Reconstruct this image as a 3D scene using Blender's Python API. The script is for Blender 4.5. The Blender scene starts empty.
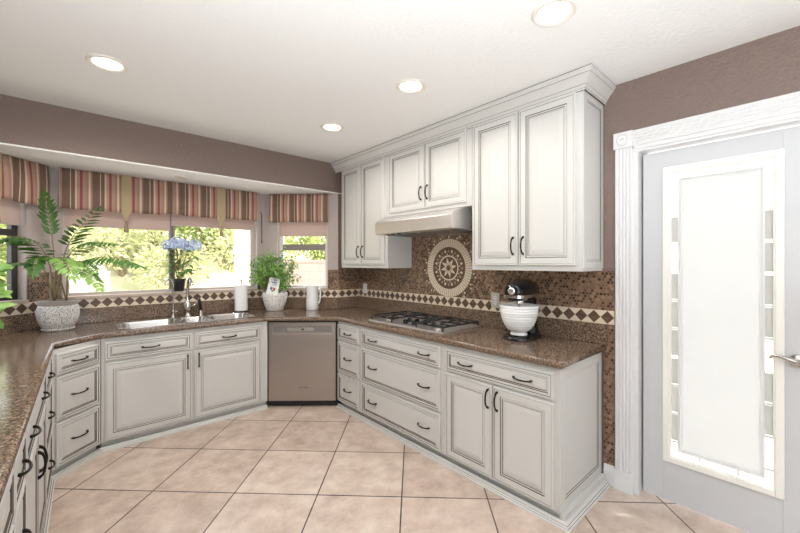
import bpy, bmesh, math, random
from mathutils import Vector, Matrix
random.seed(7)
S = bpy.context.scene
COL = S.collection
PI = math.pi
R = math.radians

# ---------------------------------------------------------------- camera, world, sun, area lights, exposure
ALPHA = 0.7322
cam_d = bpy.data.cameras.new('camera'); cam = bpy.data.objects.new('camera', cam_d); COL.objects.link(cam)
cam.location = (0, 0, 1.4535); cam.rotation_euler = (PI/2, 0, -ALPHA)
cam_d.sensor_width = 36; cam_d.lens = 36*366.77/800; cam_d.shift_y = -3.46/800; cam_d.clip_start = .02
S.camera = cam
W = bpy.data.worlds.new('sky'); S.world = W; W.use_nodes = True
wn = W.node_tree.nodes; wl = W.node_tree.links
bg = wn['Background']
sky = wn.new('ShaderNodeTexSky'); sky.sky_type = 'NISHITA'; sky.sun_disc = False
sky.sun_elevation = R(48); sky.sun_rotation = R(110); sky.air_density = 1; sky.dust_density = 3; sky.ozone_density = 1
mixs = wn.new('ShaderNodeMix'); mixs.data_type = 'RGBA'; mixs.inputs['Factor'].default_value = .6
mixs.inputs[7].default_value = (4.2, 4.2, 4.2, 1)
wl.new(sky.outputs[0], mixs.inputs[6]); wl.new(mixs.outputs[2], bg.inputs['Color'])
bg.inputs['Strength'].default_value = .85

def light(name, typ, loc, energy, color=(1, 1, 1), parent=None, **kw):
    d = bpy.data.lights.new(name, typ); d.energy = energy; d.color = color
    for k, v in kw.items(): setattr(d, k, v)
    o = bpy.data.objects.new(name, d); COL.objects.link(o); o.location = loc
    if parent: o.parent = parent
    return o
def aim(o, d): o.rotation_euler = Vector(d).to_track_quat('-Z', 'Y').to_euler()
sun = light('sun', 'SUN', (6, -3, 9), 4.3, (1, .95, .86), angle=R(.6)); aim(sun, (-.80, .42, -.78))
a1 = light('rear_fill', 'AREA', (.2, -3.6, 1.5), 18, (.93, .97, 1), shape='RECTANGLE', size=4.6, size_y=2.2); aim(a1, (.12, 1, .06))  # added soft fill behind the camera; the rear wall has no window
a2 = light('side_fill', 'AREA', (-3.4, -1.2, 1.5), 6, (.93, .97, 1), shape='RECTANGLE', size=3.0, size_y=2.0); aim(a2, (1, .25, .05))  # added weak fill from the left, with no opening behind it
a3 = light('ceiling_fill', 'AREA', (-.75, -.80, 1.30), 170, (.90, .96, 1), shape='RECTANGLE', size=2.6, size_y=2.4); aim(a3, (0, .18, 1))  # added unseen lamp facing up to brighten the ceiling, not daylight
S.view_settings.view_transform = 'Standard'; S.view_settings.look = 'None'
S.view_settings.gamma = 1; S.view_settings.use_curve_mapping = False
S.view_settings.exposure = 0.40

# ---------------------------------------------------------------- materials
def P(name, col, rough=.5, metal=0, bump=None, **kw):
    m = bpy.data.materials.new(name); m.use_nodes = True
    b = m.node_tree.nodes['Principled BSDF']
    b.inputs['Base Color'].default_value = (*col, 1); b.inputs['Roughness'].default_value = rough; b.inputs['Metallic'].default_value = metal
    for k, v in kw.items(): b.inputs[k.replace('_', ' ')].default_value = v
    if bump:
        sc, st, ds = bump
        n, l = m.node_tree.nodes, m.node_tree.links
        tc = n.new('ShaderNodeTexCoord'); nz = n.new('ShaderNodeTexNoise'); nz.inputs['Scale'].default_value = sc; nz.inputs['Detail'].default_value = 4
        bp = n.new('ShaderNodeBump'); bp.inputs['Strength'].default_value = st; bp.inputs['Distance'].default_value = ds
        l.new(tc.outputs['Object'], nz.inputs['Vector']); l.new(nz.outputs['Fac'], bp.inputs['Height']); l.new(bp.outputs['Normal'], b.inputs['Normal'])
    return m
def ramp(n, stops, interp='LINEAR'):
    r = n.new('ShaderNodeValToRGB'); cr = r.color_ramp; cr.interpolation = interp
    while len(cr.elements) < len(stops): cr.elements.new(.5)
    for e, (p, c) in zip(cr.elements, stops): e.position = p; e.color = (*c, 1)
    return r
def nodes(m): return m.node_tree.nodes, m.node_tree.links, m.node_tree.nodes['Principled BSDF']
def noise_col(m, scale, stops, detail=5, coord='Object', rough=.6):
    n, l, b = nodes(m); tc = n.new('ShaderNodeTexCoord'); nz = n.new('ShaderNodeTexNoise')
    nz.inputs['Scale'].default_value = scale; nz.inputs['Detail'].default_value = detail; nz.inputs['Roughness'].default_value = rough
    r = ramp(n, stops); l.new(tc.outputs[coord], nz.inputs['Vector']); l.new(nz.outputs['Fac'], r.inputs[0]); l.new(r.outputs[0], b.inputs['Base Color'])
    return m

CAB = P('cabinet_paint', (.605, .598, .578), .38)
GLZ = P('brown_glaze', (.06, .042, .030), .6)
WHITE = P('white_trim_paint', (.74, .74, .745), .35)
DOORW = P('door_paint', (.60, .61, .63), .4)
CEIL = P('ceiling_texture', (.86, .86, .85), .9, bump=(55, .35, .008))
WALL = P('taupe_wall_texture', (.21, .153, .130), .55, bump=(60, .75, .012))
REARW = P('pale_wall', (.62, .59, .56), .7)
BAYW = P('bay_wall_texture', (.42, .36, .335), .6, bump=(60, .5, .01))
BRONZE = P('bronze_pull', (.018, .014, .012), .35, .7)
STEEL = P('brushed_steel', (.47, .44, .42), .32, 1)
STEELL = P('light_steel', (.70, .68, .66), .22, 1)
HOODM = P('satin_hood_steel', (.72, .69, .68), .40, .9)
NICKEL = P('brushed_nickel', (.55, .52, .49), .22, 1)
BLACK = P('black_gloss', (.005, .005, .006), .16)
IRON = P('cast_iron', (.018, .018, .02), .45)
BLKP = P('black_plastic', (.012, .012, .013), .4)
CERAM = P('white_ceramic', (.85, .86, .87), .2)
PAPER = P('paper', (.86, .86, .86), .9)
TANFAB = P('tan_fabric', (.42, .33, .20), .9)
CREAM = P('cream_stone', (.72, .61, .48), .5, bump=(80, .3, .004))
DBROWN = noise_col(P('brown_stone', (.1, .06, .04), .4), 60, [(.3, (.05, .028, .018)), (.7, (.17, .10, .065))])
SILL = P('beige_stone_sill', (.50, .40, .33), .4, bump=(60, .2, .004))
ALUM = P('window_aluminium', (.24, .205, .19), .45)
MIDFR = P('beige_window_frame', (.52, .46, .42), .5)
VINYL = P('white_window_frame', (.75, .73, .71), .5)
DARKFR = P('dark_window_frame', (.035, .033, .032), .4)
SOIL = P('potting_soil', (.04, .025, .016), .9)
LEAFP = noise_col(P('palm_leaf', (.05, .16, .03), .45), 9, [(.3, (.028, .10, .020)), (.7, (.09, .22, .035))])
LEAFB = noise_col(P('bright_leaf', (.12, .30, .05), .5), 9, [(.3, (.12, .29, .05)), (.7, (.32, .52, .14))])
LEAFH = noise_col(P('hydrangea_leaf', (.06, .17, .035), .5), 9, [(.3, (.045, .13, .03)), (.7, (.15, .30, .06))])
STEM = P('plant_stem', (.22, .17, .07), .6)
PETAL = noise_col(P('hydrangea_petal', (.35, .48, .8), .7), 12, [(.3, (.36, .47, .74)), (.7, (.66, .73, .90))])
BLUEP = P('blue_ink', (.10, .16, .45), .6)
REDP = P('red_ink', (.55, .10, .08), .6)
GREYT = P('grey_ink', (.25, .25, .27), .6)
LOGO = P('blue_grey_logo', (.05, .07, .14), .4)
LENS = P('lamp_lens', (1, 1, 1), .5); LENS.node_tree.nodes['Principled BSDF'].inputs['Emission Color'].default_value = (1, .93, .82, 1); LENS.node_tree.nodes['Principled BSDF'].inputs['Emission Strength'].default_value = 5
LENSOFF = P('unlit_lamp_lens', (.55, .53, .50), .4)
RINGM = P('lamp_trim', (.80, .74, .66), .4)
STUCCO = P('stucco', (.70, .53, .45), .9)

def mat_speckle():
    m = P('speckled_pot', (.7, .68, .65), .6); n, l, b = nodes(m)
    tc = n.new('ShaderNodeTexCoord'); v = n.new('ShaderNodeTexVoronoi'); v.inputs['Scale'].default_value = 95
    r = ramp(n, [(.28, (.30, .265, .24)), (.46, (.82, .80, .78))]); l.new(tc.outputs['Object'], v.inputs['Vector'])
    l.new(v.outputs['Distance'], r.inputs[0]); l.new(r.outputs[0], b.inputs['Base Color'])
    bp = n.new('ShaderNodeBump'); bp.inputs['Strength'].default_value = .4; bp.inputs['Distance'].default_value = .004
    l.new(v.outputs['Distance'], bp.inputs['Height']); l.new(bp.outputs['Normal'], b.inputs['Normal'])
    return m
SPECK = mat_speckle()
POTRIM = P('greige_pot_rim', (.40, .35, .31), .6)

def mat_granite():
    m = P('brown_granite', (.15, .1, .07), .15); n, l, b = nodes(m)
    tc = n.new('ShaderNodeTexCoord')
    nz = n.new('ShaderNodeTexNoise'); nz.inputs['Scale'].default_value = 85; nz.inputs['Detail'].default_value = 6; nz.inputs['Roughness'].default_value = .75
    r = ramp(n, [(.35, (.026, .019, .015)), (.46, (.125, .085, .060)), (.57, (.26, .175, .118)), (.68, (.52, .40, .30))])
    v = n.new('ShaderNodeTexVoronoi'); v.inputs['Scale'].default_value = 110
    r2 = ramp(n, [(.12, (.03, .02, .016)), (.30, (1, 1, 1))])
    mx = n.new('ShaderNodeMix'); mx.data_type = 'RGBA'; mx.blend_type = 'MULTIPLY'; mx.inputs['Factor'].default_value = .8
    l.new(tc.outputs['Object'], nz.inputs['Vector']); l.new(tc.outputs['Object'], v.inputs['Vector'])
    l.new(nz.outputs['Fac'], r.inputs[0]); l.new(v.outputs['Distance'], r2.inputs[0])
    l.new(r.outputs[0], mx.inputs[6]); l.new(r2.outputs[0], mx.inputs[7]); l.new(mx.outputs[2], b.inputs['Base Color'])
    b.inputs['Specular IOR Level'].default_value = .55
    return m
GRANITE = mat_granite()

def mat_floor():
    m = P('floor_tile', (.5, .38, .3), .35); n, l, b = nodes(m)
    s, tx, ty, ta = .5291, 1.1281, 3.5526, .7694
    tc = n.new('ShaderNodeTexCoord'); mp = n.new('ShaderNodeMapping'); mp.vector_type = 'TEXTURE'
    mp.inputs['Location'].default_value = (tx, ty, 0); mp.inputs['Rotation'].default_value = (0, 0, -ta); mp.inputs['Scale'].default_value = (s, s, s)
    l.new(tc.outputs['Object'], mp.inputs['Vector'])
    sp = n.new('ShaderNodeSeparateXYZ'); l.new(mp.outputs[0], sp.inputs[0])
    def M(op, a, bb=None):
        q = n.new('ShaderNodeMath'); q.operation = op
        for i, x in enumerate((a, bb)):
            if x is None: continue
            if isinstance(x, (int, float)): q.inputs[i].default_value = x
            else: l.new(x, q.inputs[i])
        return q.outputs[0]
    def edge(o): return M('SUBTRACT', .5, M('ABSOLUTE', M('SUBTRACT', M('FRACT', o), .5)))
    e = M('MINIMUM', edge(sp.outputs[0]), edge(sp.outputs[1]))
    line = M('LESS_THAN', e, .0075)
    fl = n.new('ShaderNodeVectorMath'); fl.operation = 'FLOOR'; l.new(mp.outputs[0], fl.inputs[0])
    wnz = n.new('ShaderNodeTexWhiteNoise'); l.new(fl.outputs[0], wnz.inputs['Vector'])
    nz = n.new('ShaderNodeTexNoise'); nz.inputs['Scale'].default_value = 6; nz.inputs['Detail'].default_value = 8; nz.inputs['Roughness'].default_value = .7
    l.new(tc.outputs['Object'], nz.inputs['Vector'])
    ad = M('ADD', nz.outputs['Fac'], M('MULTIPLY', M('SUBTRACT', wnz.outputs['Value'], .5), .12))
    r = ramp(n, [(.30, (.43, .325, .262)), (.5, (.585, .465, .39)), (.7, (.71, .60, .52))]); l.new(ad, r.inputs[0])
    mx = n.new('ShaderNodeMix'); mx.data_type = 'RGBA'; l.new(line, mx.inputs['Factor']); l.new(r.outputs[0], mx.inputs[6]); mx.inputs[7].default_value = (.05, .035, .028, 1)
    l.new(mx.outputs[2], b.inputs['Base Color'])
    bp = n.new('ShaderNodeBump'); bp.inputs['Strength'].default_value = .35; bp.inputs['Distance'].default_value = .004
    l.new(M('SUBTRACT', nz.outputs['Fac'], M('MULTIPLY', line, 2.0)), bp.inputs['Height']); l.new(bp.outputs['Normal'], b.inputs['Normal'])
    return m
FLOOR = mat_floor()

def mat_mosaic():
    m = P('brown_mosaic', (.15, .09, .06), .3); n, l, b = nodes(m)
    tc = n.new('ShaderNodeTexCoord'); sp = n.new('ShaderNodeSeparateXYZ'); cb = n.new('ShaderNodeCombineXYZ')
    l.new(tc.outputs['Object'], sp.inputs[0]); l.new(sp.outputs[0], cb.inputs[0]); l.new(sp.outputs[2], cb.inputs[1])
    def M(op, a, bb=None):
        q = n.new('ShaderNodeMath'); q.operation = op
        for i, x in enumerate((a, bb)):
            if x is None: continue
            if isinstance(x, (int, float)): q.inputs[i].default_value = x
            else: l.new(x, q.inputs[i])
        return q.outputs[0]
    sz = .0225; px = M('DIVIDE', sp.outputs[0], sz); pz = M('DIVIDE', sp.outputs[2], sz*1.732)
    def lat(off, tagv):
        ax, az = M('ADD', px, off), M('ADD', pz, off)
        fx, fz = M('SUBTRACT', M('FRACT', ax), .5), M('MULTIPLY', M('SUBTRACT', M('FRACT', az), .5), 1.732)
        d = M('SQRT', M('ADD', M('MULTIPLY', fx, fx), M('MULTIPLY', fz, fz)))
        c = n.new('ShaderNodeCombineXYZ'); l.new(M('FLOOR', ax), c.inputs[0]); l.new(M('FLOOR', az), c.inputs[1]); c.inputs[2].default_value = tagv
        wn_ = n.new('ShaderNodeTexWhiteNoise'); l.new(c.outputs[0], wn_.inputs['Vector']); return d, wn_.outputs['Value']
    d1, c1 = lat(0.0, 0.3); d2, c2 = lat(.5, 7.7)
    near = M('LESS_THAN', d1, d2)
    idv = M('ADD', M('MULTIPLY', c1, near), M('MULTIPLY', c2, M('SUBTRACT', 1.0, near)))
    nz = n.new('ShaderNodeTexNoise'); nz.inputs['Scale'].default_value = 5; l.new(tc.outputs['Object'], nz.inputs['Vector'])
    idv = M('ADD', idv, M('MULTIPLY', M('SUBTRACT', nz.outputs['Fac'], .5), .5))
    r = ramp(n, [(0, (.030, .016, .011)), (.25, (.075, .040, .025)), (.45, (.17, .096, .058)), (.8, (.24, .145, .09)), (1, (.34, .22, .145))]); l.new(idv, r.inputs[0])
    dm = M('MINIMUM', d1, d2)
    r2 = ramp(n, [(.40, (0, 0, 0)), (.47, (1, 1, 1))]); l.new(dm, r2.inputs[0])
    mx = n.new('ShaderNodeMix'); mx.data_type = 'RGBA'; l.new(r2.outputs[0], mx.inputs['Factor']); l.new(r.outputs[0], mx.inputs[6]); mx.inputs[7].default_value = (.25, .165, .11, 1)
    l.new(mx.outputs[2], b.inputs['Base Color'])
    bp = n.new('ShaderNodeBump'); bp.inputs['Strength'].default_value = .3; bp.inputs['Distance'].default_value = .002
    l.new(M('SUBTRACT', 1.0, r2.outputs[0]), bp.inputs['Height']); l.new(bp.outputs['Normal'], b.inputs['Normal'])
    return m
MOSAIC = mat_mosaic()

def mat_stripes():
    m = P('striped_fabric', (.3, .2, .15), .9); n, l, b = nodes(m)
    uv = n.new('ShaderNodeUVMap'); sp = n.new('ShaderNodeSeparateXYZ'); l.new(uv.outputs[0], sp.inputs[0])
    dv = n.new('ShaderNodeMath'); dv.operation = 'DIVIDE'; dv.inputs[1].default_value = .20; l.new(sp.outputs[0], dv.inputs[0])
    fr = n.new('ShaderNodeMath'); fr.operation = 'FRACT'; l.new(dv.outputs[0], fr.inputs[0])
    br, cr, rd, tn, pk = (.17, .105, .078), (.62, .47, .35), (.26, .080, .078), (.33, .215, .16), (.40, .25, .195)
    r = ramp(n, [(0, br), (.14, cr), (.165, br), (.30, cr), (.36, pk), (.46, rd), (.55, pk), (.66, tn), (.75, cr), (.82, tn), (.88, br)], 'CONSTANT')
    l.new(fr.outputs[0], r.inputs[0]); l.new(r.outputs[0], b.inputs['Base Color'])
    return m
STRIPE = mat_stripes()

def trans_mat(name, col, tfac):
    m = bpy.data.materials.new(name); m.use_nodes = True; n, l = m.node_tree.nodes, m.node_tree.links
    n.remove(n['Principled BSDF']); out = n['Material Output']
    d = n.new('ShaderNodeBsdfDiffuse'); t = n.new('ShaderNodeBsdfTranslucent'); x = n.new('ShaderNodeMixShader')
    d.inputs[0].default_value = t.inputs[0].default_value = (*col, 1); x.inputs[0].default_value = tfac
    l.new(d.outputs[0], x.inputs[1]); l.new(t.outputs[0], x.inputs[2]); l.new(x.outputs[0], out.inputs[0])
    return m
def glass_mat(name, tint, gl):
    m = bpy.data.materials.new(name); m.use_nodes = True; n, l = m.node_tree.nodes, m.node_tree.links
    n.remove(n['Principled BSDF']); out = n['Material Output']
    d = n.new('ShaderNodeBsdfTransparent'); t = n.new('ShaderNodeBsdfGlossy'); x = n.new('ShaderNodeMixShader')
    d.inputs[0].default_value = (*tint, 1); t.inputs['Roughness'].default_value = .02; x.inputs[0].default_value = gl
    l.new(d.outputs[0], x.inputs[1]); l.new(t.outputs[0], x.inputs[2]); l.new(x.outputs[0], out.inputs[0])
    return m
SHADE = trans_mat('roller_shade_fabric', (.62, .50, .45), .35)
FROST = trans_mat('frosted_glass', (.60, .61, .605), .5)
GLASS = glass_mat('window_glass', (.97, .98, .97), .05)
BORDERG = glass_mat('clear_bevel_glass', (.93, .92, .9), .12)

# ---------------------------------------------------------------- mesh helpers
class MB:
    def __init__(s): s.bm = bmesh.new()
    def face(s, vs, mi=0):
        try:
            f = s.bm.faces.new([s.bm.verts.new(v) for v in vs]); f.material_index = mi; return f
        except ValueError: return None
    def mesh(s, verts, faces, mi=0):
        vv = [s.bm.verts.new(v) for v in verts]
        for f in faces:
            try: q = s.bm.faces.new([vv[i] for i in f]); q.material_index = mi
            except ValueError: pass
        return vv
    def box(s, x0, x1, y0, y1, z0, z1, mi=0, skip=()):
        v = [(x0,y0,z0),(x1,y0,z0),(x1,y1,z0),(x0,y1,z0),(x0,y0,z1),(x1,y0,z1),(x1,y1,z1),(x0,y1,z1)]
        F = {'b':(3,2,1,0),'t':(4,5,6,7),'f':(0,1,5,4),'r':(1,2,6,5),'k':(2,3,7,6),'l':(3,0,4,7)}
        s.mesh(v, [F[k] for k in F if k not in skip], mi)
    def prism(s, poly, z0, z1, mi=0):           # poly in xy, CCW
        n = len(poly)
        s.mesh([(x, y, z0) for x, y in poly]+[(x, y, z1) for x, y in poly],
               [tuple(reversed(range(n))), tuple(range(n, 2*n))]+[(i, (i+1) % n, n+(i+1) % n, n+i) for i in range(n)], mi)
    def extr(s, prof, a, b, axis, mi=0):        # prof: 2D profile, extruded along axis 'x' or 'y'
        n = len(prof)
        mk = (lambda t, p: (t, p[0], p[1])) if axis == 'x' else (lambda t, p: (p[0], t, p[1]))
        s.mesh([mk(a, p) for p in prof]+[mk(b, p) for p in prof],
               [tuple(range(n)), tuple(reversed(range(n, 2*n)))]+[((i+1) % n, i, n+i, n+(i+1) % n) for i in range(n)], mi)
    def tube(s, pts, rad, seg=8, mi=0, cap=True):
        pts = [Vector(p) for p in pts]; N = len(pts)
        if not hasattr(rad, '__len__'): rad = [rad]*N
        rings = []; up = None
        for i, p in enumerate(pts):
            t = (pts[min(i+1, N-1)]-pts[max(i-1, 0)]).normalized()
            if up is None: up = Vector((0, 0, 1)) if abs(t.z) < .9 else Vector((1, 0, 0))
            a = (up-t*up.dot(t)).normalized(); up = a; b = t.cross(a)
            rings.append([s.bm.verts.new(p+(a*math.cos(2*PI*k/seg)+b*math.sin(2*PI*k/seg))*rad[i]) for k in range(seg)])
        for r0, r1 in zip(rings, rings[1:]):
            for k in range(seg):
                f = s.bm.faces.new((r0[k], r0[(k+1) % seg], r1[(k+1) % seg], r1[k])); f.material_index = mi
        if cap:
            for r in (list(reversed(rings[0])), rings[-1]):
                f = s.bm.faces.new(r); f.material_index = mi
    def lathe(s, prof, seg=32, c=(0, 0, 0), mi=0, mis=None):   # prof (r,z)
        rings = []
        for r, z in prof:
            if r < 1e-5: rings.append([s.bm.verts.new((c[0], c[1], c[2]+z))])
            else: rings.append([s.bm.verts.new((c[0]+r*math.cos(2*PI*k/seg), c[1]+r*math.sin(2*PI*k/seg), c[2]+z)) for k in range(seg)])
        for j, (r0, r1) in enumerate(zip(rings, rings[1:])):
            for k in range(seg):
                k2 = (k+1) % seg
                q = [r0[k % len(r0)], r0[k2 % len(r0)], r1[k2 % len(r1)], r1[k % len(r1)]]
                q = list(dict.fromkeys(q))
                if len(q) > 2:
                    f = s.bm.faces.new(q); f.material_index = mis[j] if mis else mi
    def loft(s, loops, mi=0, cap0=False, cap1=False):
        rr = [[s.bm.verts.new(p) for p in lp] for lp in loops]; n = len(rr[0])
        for r0, r1 in zip(rr, rr[1:]):
            for k in range(n):
                f = s.bm.faces.new((r0[k], r0[(k+1) % n], r1[(k+1) % n], r1[k])); f.material_index = mi
        if cap0: s.bm.faces.new(list(reversed(rr[0]))).material_index = mi
        if cap1: s.bm.faces.new(rr[-1]).material_index = mi
    def leaf(s, base, d, up, L, Wd, mi=0, fold=.15):
        d = Vector(d).normalized(); up = Vector(up); sd = d.cross(up)
        sd = sd.normalized() if sd.length > 1e-4 else Vector((1, 0, 0)); nn = sd.cross(d)
        b = Vector(base)
        v = [b, b+d*L*.35+sd*Wd/2+nn*Wd*fold, b+d*L*.7+sd*Wd*.4+nn*Wd*fold*.8, b+d*L-nn*L*.08, b+d*L*.7-sd*Wd*.4+nn*Wd*fold*.8, b+d*L*.35-sd*Wd/2+nn*Wd*fold, b+d*L*.5]
        s.mesh(v, [(0, 1, 6), (1, 2, 6), (2, 3, 6), (3, 4, 6), (4, 5, 6), (5, 0, 6)], mi)
    def build(s, name, mats, parent=None, loc=(0, 0, 0), rz=0, smooth=False, fix=False, bevel=0):
        if fix: bmesh.ops.recalc_face_normals(s.bm, faces=s.bm.faces)
        me = bpy.data.meshes.new(name); s.bm.to_mesh(me); s.bm.free()
        for m in (mats if isinstance(mats, (list, tuple)) else [mats]): me.materials.append(m)
        if smooth: me.shade_smooth() if smooth is True else me.set_sharp_from_angle(angle=R(smooth))
        if smooth and smooth is not True:
            for p in me.polygons: p.use_smooth = True
        return obj(name, me, parent, loc, rz, bevel)
def obj(name, me, parent=None, loc=(0, 0, 0), rz=0, bevel=0):
    o = bpy.data.objects.new(name, me); COL.objects.link(o); o.location = loc; o.rotation_euler = (0, 0, rz)
    if parent: o.parent = parent
    if bevel:
        b = o.modifiers.new('bevel', 'BEVEL'); b.width = bevel; b.segments = 2; b.limit_method = 'ANGLE'
    return o
def tag(o, label, cat, group=None, kind=None):
    o['label'] = label; o['category'] = cat
    if group: o['group'] = group
    if kind: o['kind'] = kind
    return o
def thing(name, label, cat, loc=(0, 0, 0), rz=0, group=None):
    o = bpy.data.objects.new(name, None); COL.objects.link(o); o.location = loc; o.rotation_euler = (0, 0, rz); o.empty_display_size = .1
    return tag(o, label, cat, group)
def structure(o, label, cat):
    o['kind'] = 'structure'; o['label'] = label; o['category'] = cat; return o
def dup(root, loc, rz, label, group=None):
    r = root.copy(); COL.objects.link(r); r.location = loc; r.rotation_euler = (0, 0, rz); r['label'] = label
    if group: r['group'] = group
    for ch in list(root.children):
        c = ch.copy(); COL.objects.link(c); c.parent = r
        for g in list(ch.children):
            d = g.copy(); COL.objects.link(d); d.parent = c
    return r
def curve2d(name, splines, thick, bev, mats, parent=None, loc=(0, 0, 0), rot=(0, 0, 0)):
    cu = bpy.data.curves.new(name, 'CURVE'); cu.dimensions = '2D'; cu.fill_mode = 'BOTH'
    for pts in splines:
        sp = cu.splines.new('POLY'); sp.points.add(len(pts)-1); sp.use_cyclic_u = True
        for q, p in zip(sp.points, pts): q.co = (p[0], p[1], 0, 1)
    cu.extrude = thick/2-bev; cu.bevel_depth = bev; cu.bevel_resolution = 3; cu.offset = -bev
    t = bpy.data.objects.new(name, cu); COL.objects.link(t)
    dg = bpy.context.evaluated_depsgraph_get(); me = bpy.data.meshes.new_from_object(t.evaluated_get(dg)); bpy.data.objects.remove(t)
    me.name = name; me.materials.clear()
    for m in mats: me.materials.append(m)
    o = obj(name, me, parent, loc); o.rotation_euler = rot; return o
def text_mesh(name, body, size, mat, parent, loc, rot, depth=.0006):
    cu = bpy.data.curves.new(name, 'FONT'); cu.body = body; cu.size = size; cu.align_x = 'CENTER'; cu.align_y = 'CENTER'; cu.extrude = depth
    t = bpy.data.objects.new(name, cu); COL.objects.link(t)
    dg = bpy.context.evaluated_depsgraph_get(); me = bpy.data.meshes.new_from_object(t.evaluated_get(dg)); bpy.data.objects.remove(t)
    me.name = name; me.materials.clear(); me.materials.append(mat)
    o = obj(name, me, parent, loc); o.rotation_euler = rot; return o
def rrect(x0, x1, y0, y1, r, n=6):
    out = []
    for cx, cy, a0 in ((x1-r, y0+r, -90), (x1-r, y1-r, 0), (x0+r, y1-r, 90), (x0+r, y0+r, 180)):
        for k in range(n+1):
            a = R(a0+90*k/n); out.append((cx+r*math.cos(a), cy+r*math.sin(a)))
    return out
def frame_of(Pt, Q):
    dx, dy = Q[0]-Pt[0], Q[1]-Pt[1]
    return math.hypot(dx, dy), math.atan2(dy, dx)

# ---------------------------------------------------------------- the setting
XW, YS, ZC, ZS = 2.64, 3.69, 2.61, 2.268       # cooktop wall, soffit plane, ceiling, bay ceiling
BL0, BL1, BR1, BR0 = (-.76, 3.69), (-.13, 4.32), (1.71, 4.32), (2.34, 3.69)   # corners of the bay
m = MB(); m.box(-4.2, 2.76, -4.6, 4.6, -.12, 0)
structure(m.build('floor', FLOOR), 'beige square floor tiles laid diagonally with dark grout lines', 'floor')
m = MB(); m.box(-4.2, 2.76, -4.6, 3.81, ZC, ZC+.16)
structure(m.build('ceiling', CEIL), 'white textured ceiling with recessed lights', 'ceiling')
# wall with the door and cooktop
DY0, DY1, DZ = -.205, .71, 2.15
m = MB()
m.box(XW, XW+.12, DY1+.0222, 3.81, 0, ZC); m.box(XW, XW+.12, -4.6, DY0-.0222, 0, ZC); m.box(XW, XW+.12, DY0-.0222, DY1+.0222, DZ+.0222, ZC)
structure(m.build('wall_right', WALL), 'taupe textured wall behind the cooktop and around the door', 'wall')
m = MB(); m.box(-.88, XW, YS, YS+.12, ZS+.011, ZC)
structure(m.build('wall_soffit', WALL), 'taupe textured soffit wall above the window bay', 'wall')
m = MB(); m.box(BR0[0], XW, YS, YS+.12, 0, ZS)
structure(m.build('wall_pier', WALL), 'short taupe wall between right bay window and upper cabinets', 'wall')
m = MB(); m.box(-.88, -.76, .3, YS, 0, ZC)
structure(m.build('wall_left', WALL), 'taupe wall behind the left counter', 'wall')
m = MB(); m.box(-4.2, 2.76, -4.72, -4.6, 0, ZC)
structure(m.build('wall_rear', REARW), 'pale wall behind the camera', 'wall')
m = MB(); m.box(-4.32, -4.2, -4.72, .42, 0, ZC)
structure(m.build('wall_far_left', REARW), 'pale wall at far left behind the camera', 'wall')
m = MB(); m.box(-4.2, -.88, .3, .42, 0, ZC)
structure(m.build('wall_return', REARW), 'pale wall closing the left side of the kitchen', 'wall')
m = MB(); m.prism([(-.88, YS+.0006), (XW, YS+.0006), (XW, YS+.12), (2.40, YS+.12), (1.78, 4.46), (-.20, 4.46), (-.95, 3.74)], ZS, ZS+.0105)
structure(m.build('ceiling_bay', CEIL), 'low white ceiling over the window bay', 'ceiling')

T = .12
def bay_wall(name, A, B, x0, x1, z0, z1, m0, m1, label):
    L, a = frame_of(A, B); m = MB()
    k = math.tan(R(22.5))*T
    m.prism([(0, 0), (x0, 0), (x0, T), (-k*m0, T)], 0, ZS)
    m.prism([(x1, 0), (L, 0), (L+k*m1, T), (x1, T)], 0, ZS)
    m.box(x0, x1, 0, T, 0, z0); m.box(x0, x1, 0, T, z1, ZS)
    structure(m.build(name, BAYW, None, (A[0], A[1], 0), a), label, 'wall'); return L, a
ZW0, ZW1 = 1.15, 2.16
LL, AL = bay_wall('wall_bay_left', BL0, BL1, .08, .705, ZW0, ZW1, 0, 1, 'left slanted wall of the window bay')
LCn, ACn = bay_wall('wall_bay_center', BL1, BR1, .08, 1.76, ZW0, ZW1, 1, 1, 'middle wall of the window bay behind the sink')
LR, AR = bay_wall('wall_bay_right', BR1, BR0, .16, .765, ZW0, ZW1, 1, 0, 'right slanted wall of the window bay')

def window(name, A, ang, x0, x1, z0, z1, fm, rail=None, mull=None, label='', fw=.045, sash=None):
    root = thing(name, label, 'window', (A[0], A[1], 0), ang); root['kind'] = 'structure'
    m = MB(); y0, y1 = .075, .115
    m.box(x0, x0+fw, y0, y1, z0, z1); m.box(x1-fw, x1, y0, y1, z0, z1); m.box(x0+fw, x1-fw, y0, y1, z0, z0+fw*.8); m.box(x0+fw, x1-fw, y0, y1, z1-fw, z1)
    m.build('window_frame', fm, root)
    m = MB()
    if rail:
        m.box(x0+fw, x1-fw, y0-.01, y1-.006, rail[0], rail[1]); 
        if rail[2]:
            for u in (.25, .5):
                xx = x0+(x1-x0)*u; m.box(xx-.03, xx+.03, y0-.022, y0-.01, rail[0]+.01, rail[0]+.022)
    if mull:
        m.box(mull[0], mull[1], y0-.012, y1-.006, z0+fw*.8, z1-fw); m.box((mull[0]+mull[1])/2-.003, (mull[0]+mull[1])/2+.003, y0-.016, y0-.012, z0+.05, z1-.05, 1)
    m.build('meeting_rail', [sash or fm, DARKFR], root)
    m = MB(); m.box(x0+fw*.7, x1-fw*.7, .098, .103, z0+fw*.5, z1-fw*.5); m.build('pane', GLASS, root)
    m = MB(); m.box(x0, x1, -.022, .075, z0-.018, z0+.012); m.build('window_sill', SILL, root, bevel=.004)
    return root
window('window_1', BL1, ACn, .08, 1.76, ZW0, ZW1, MIDFR, mull=(.885, .935), label='wide two-pane slider window behind the sink', sash=ALUM)
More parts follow.
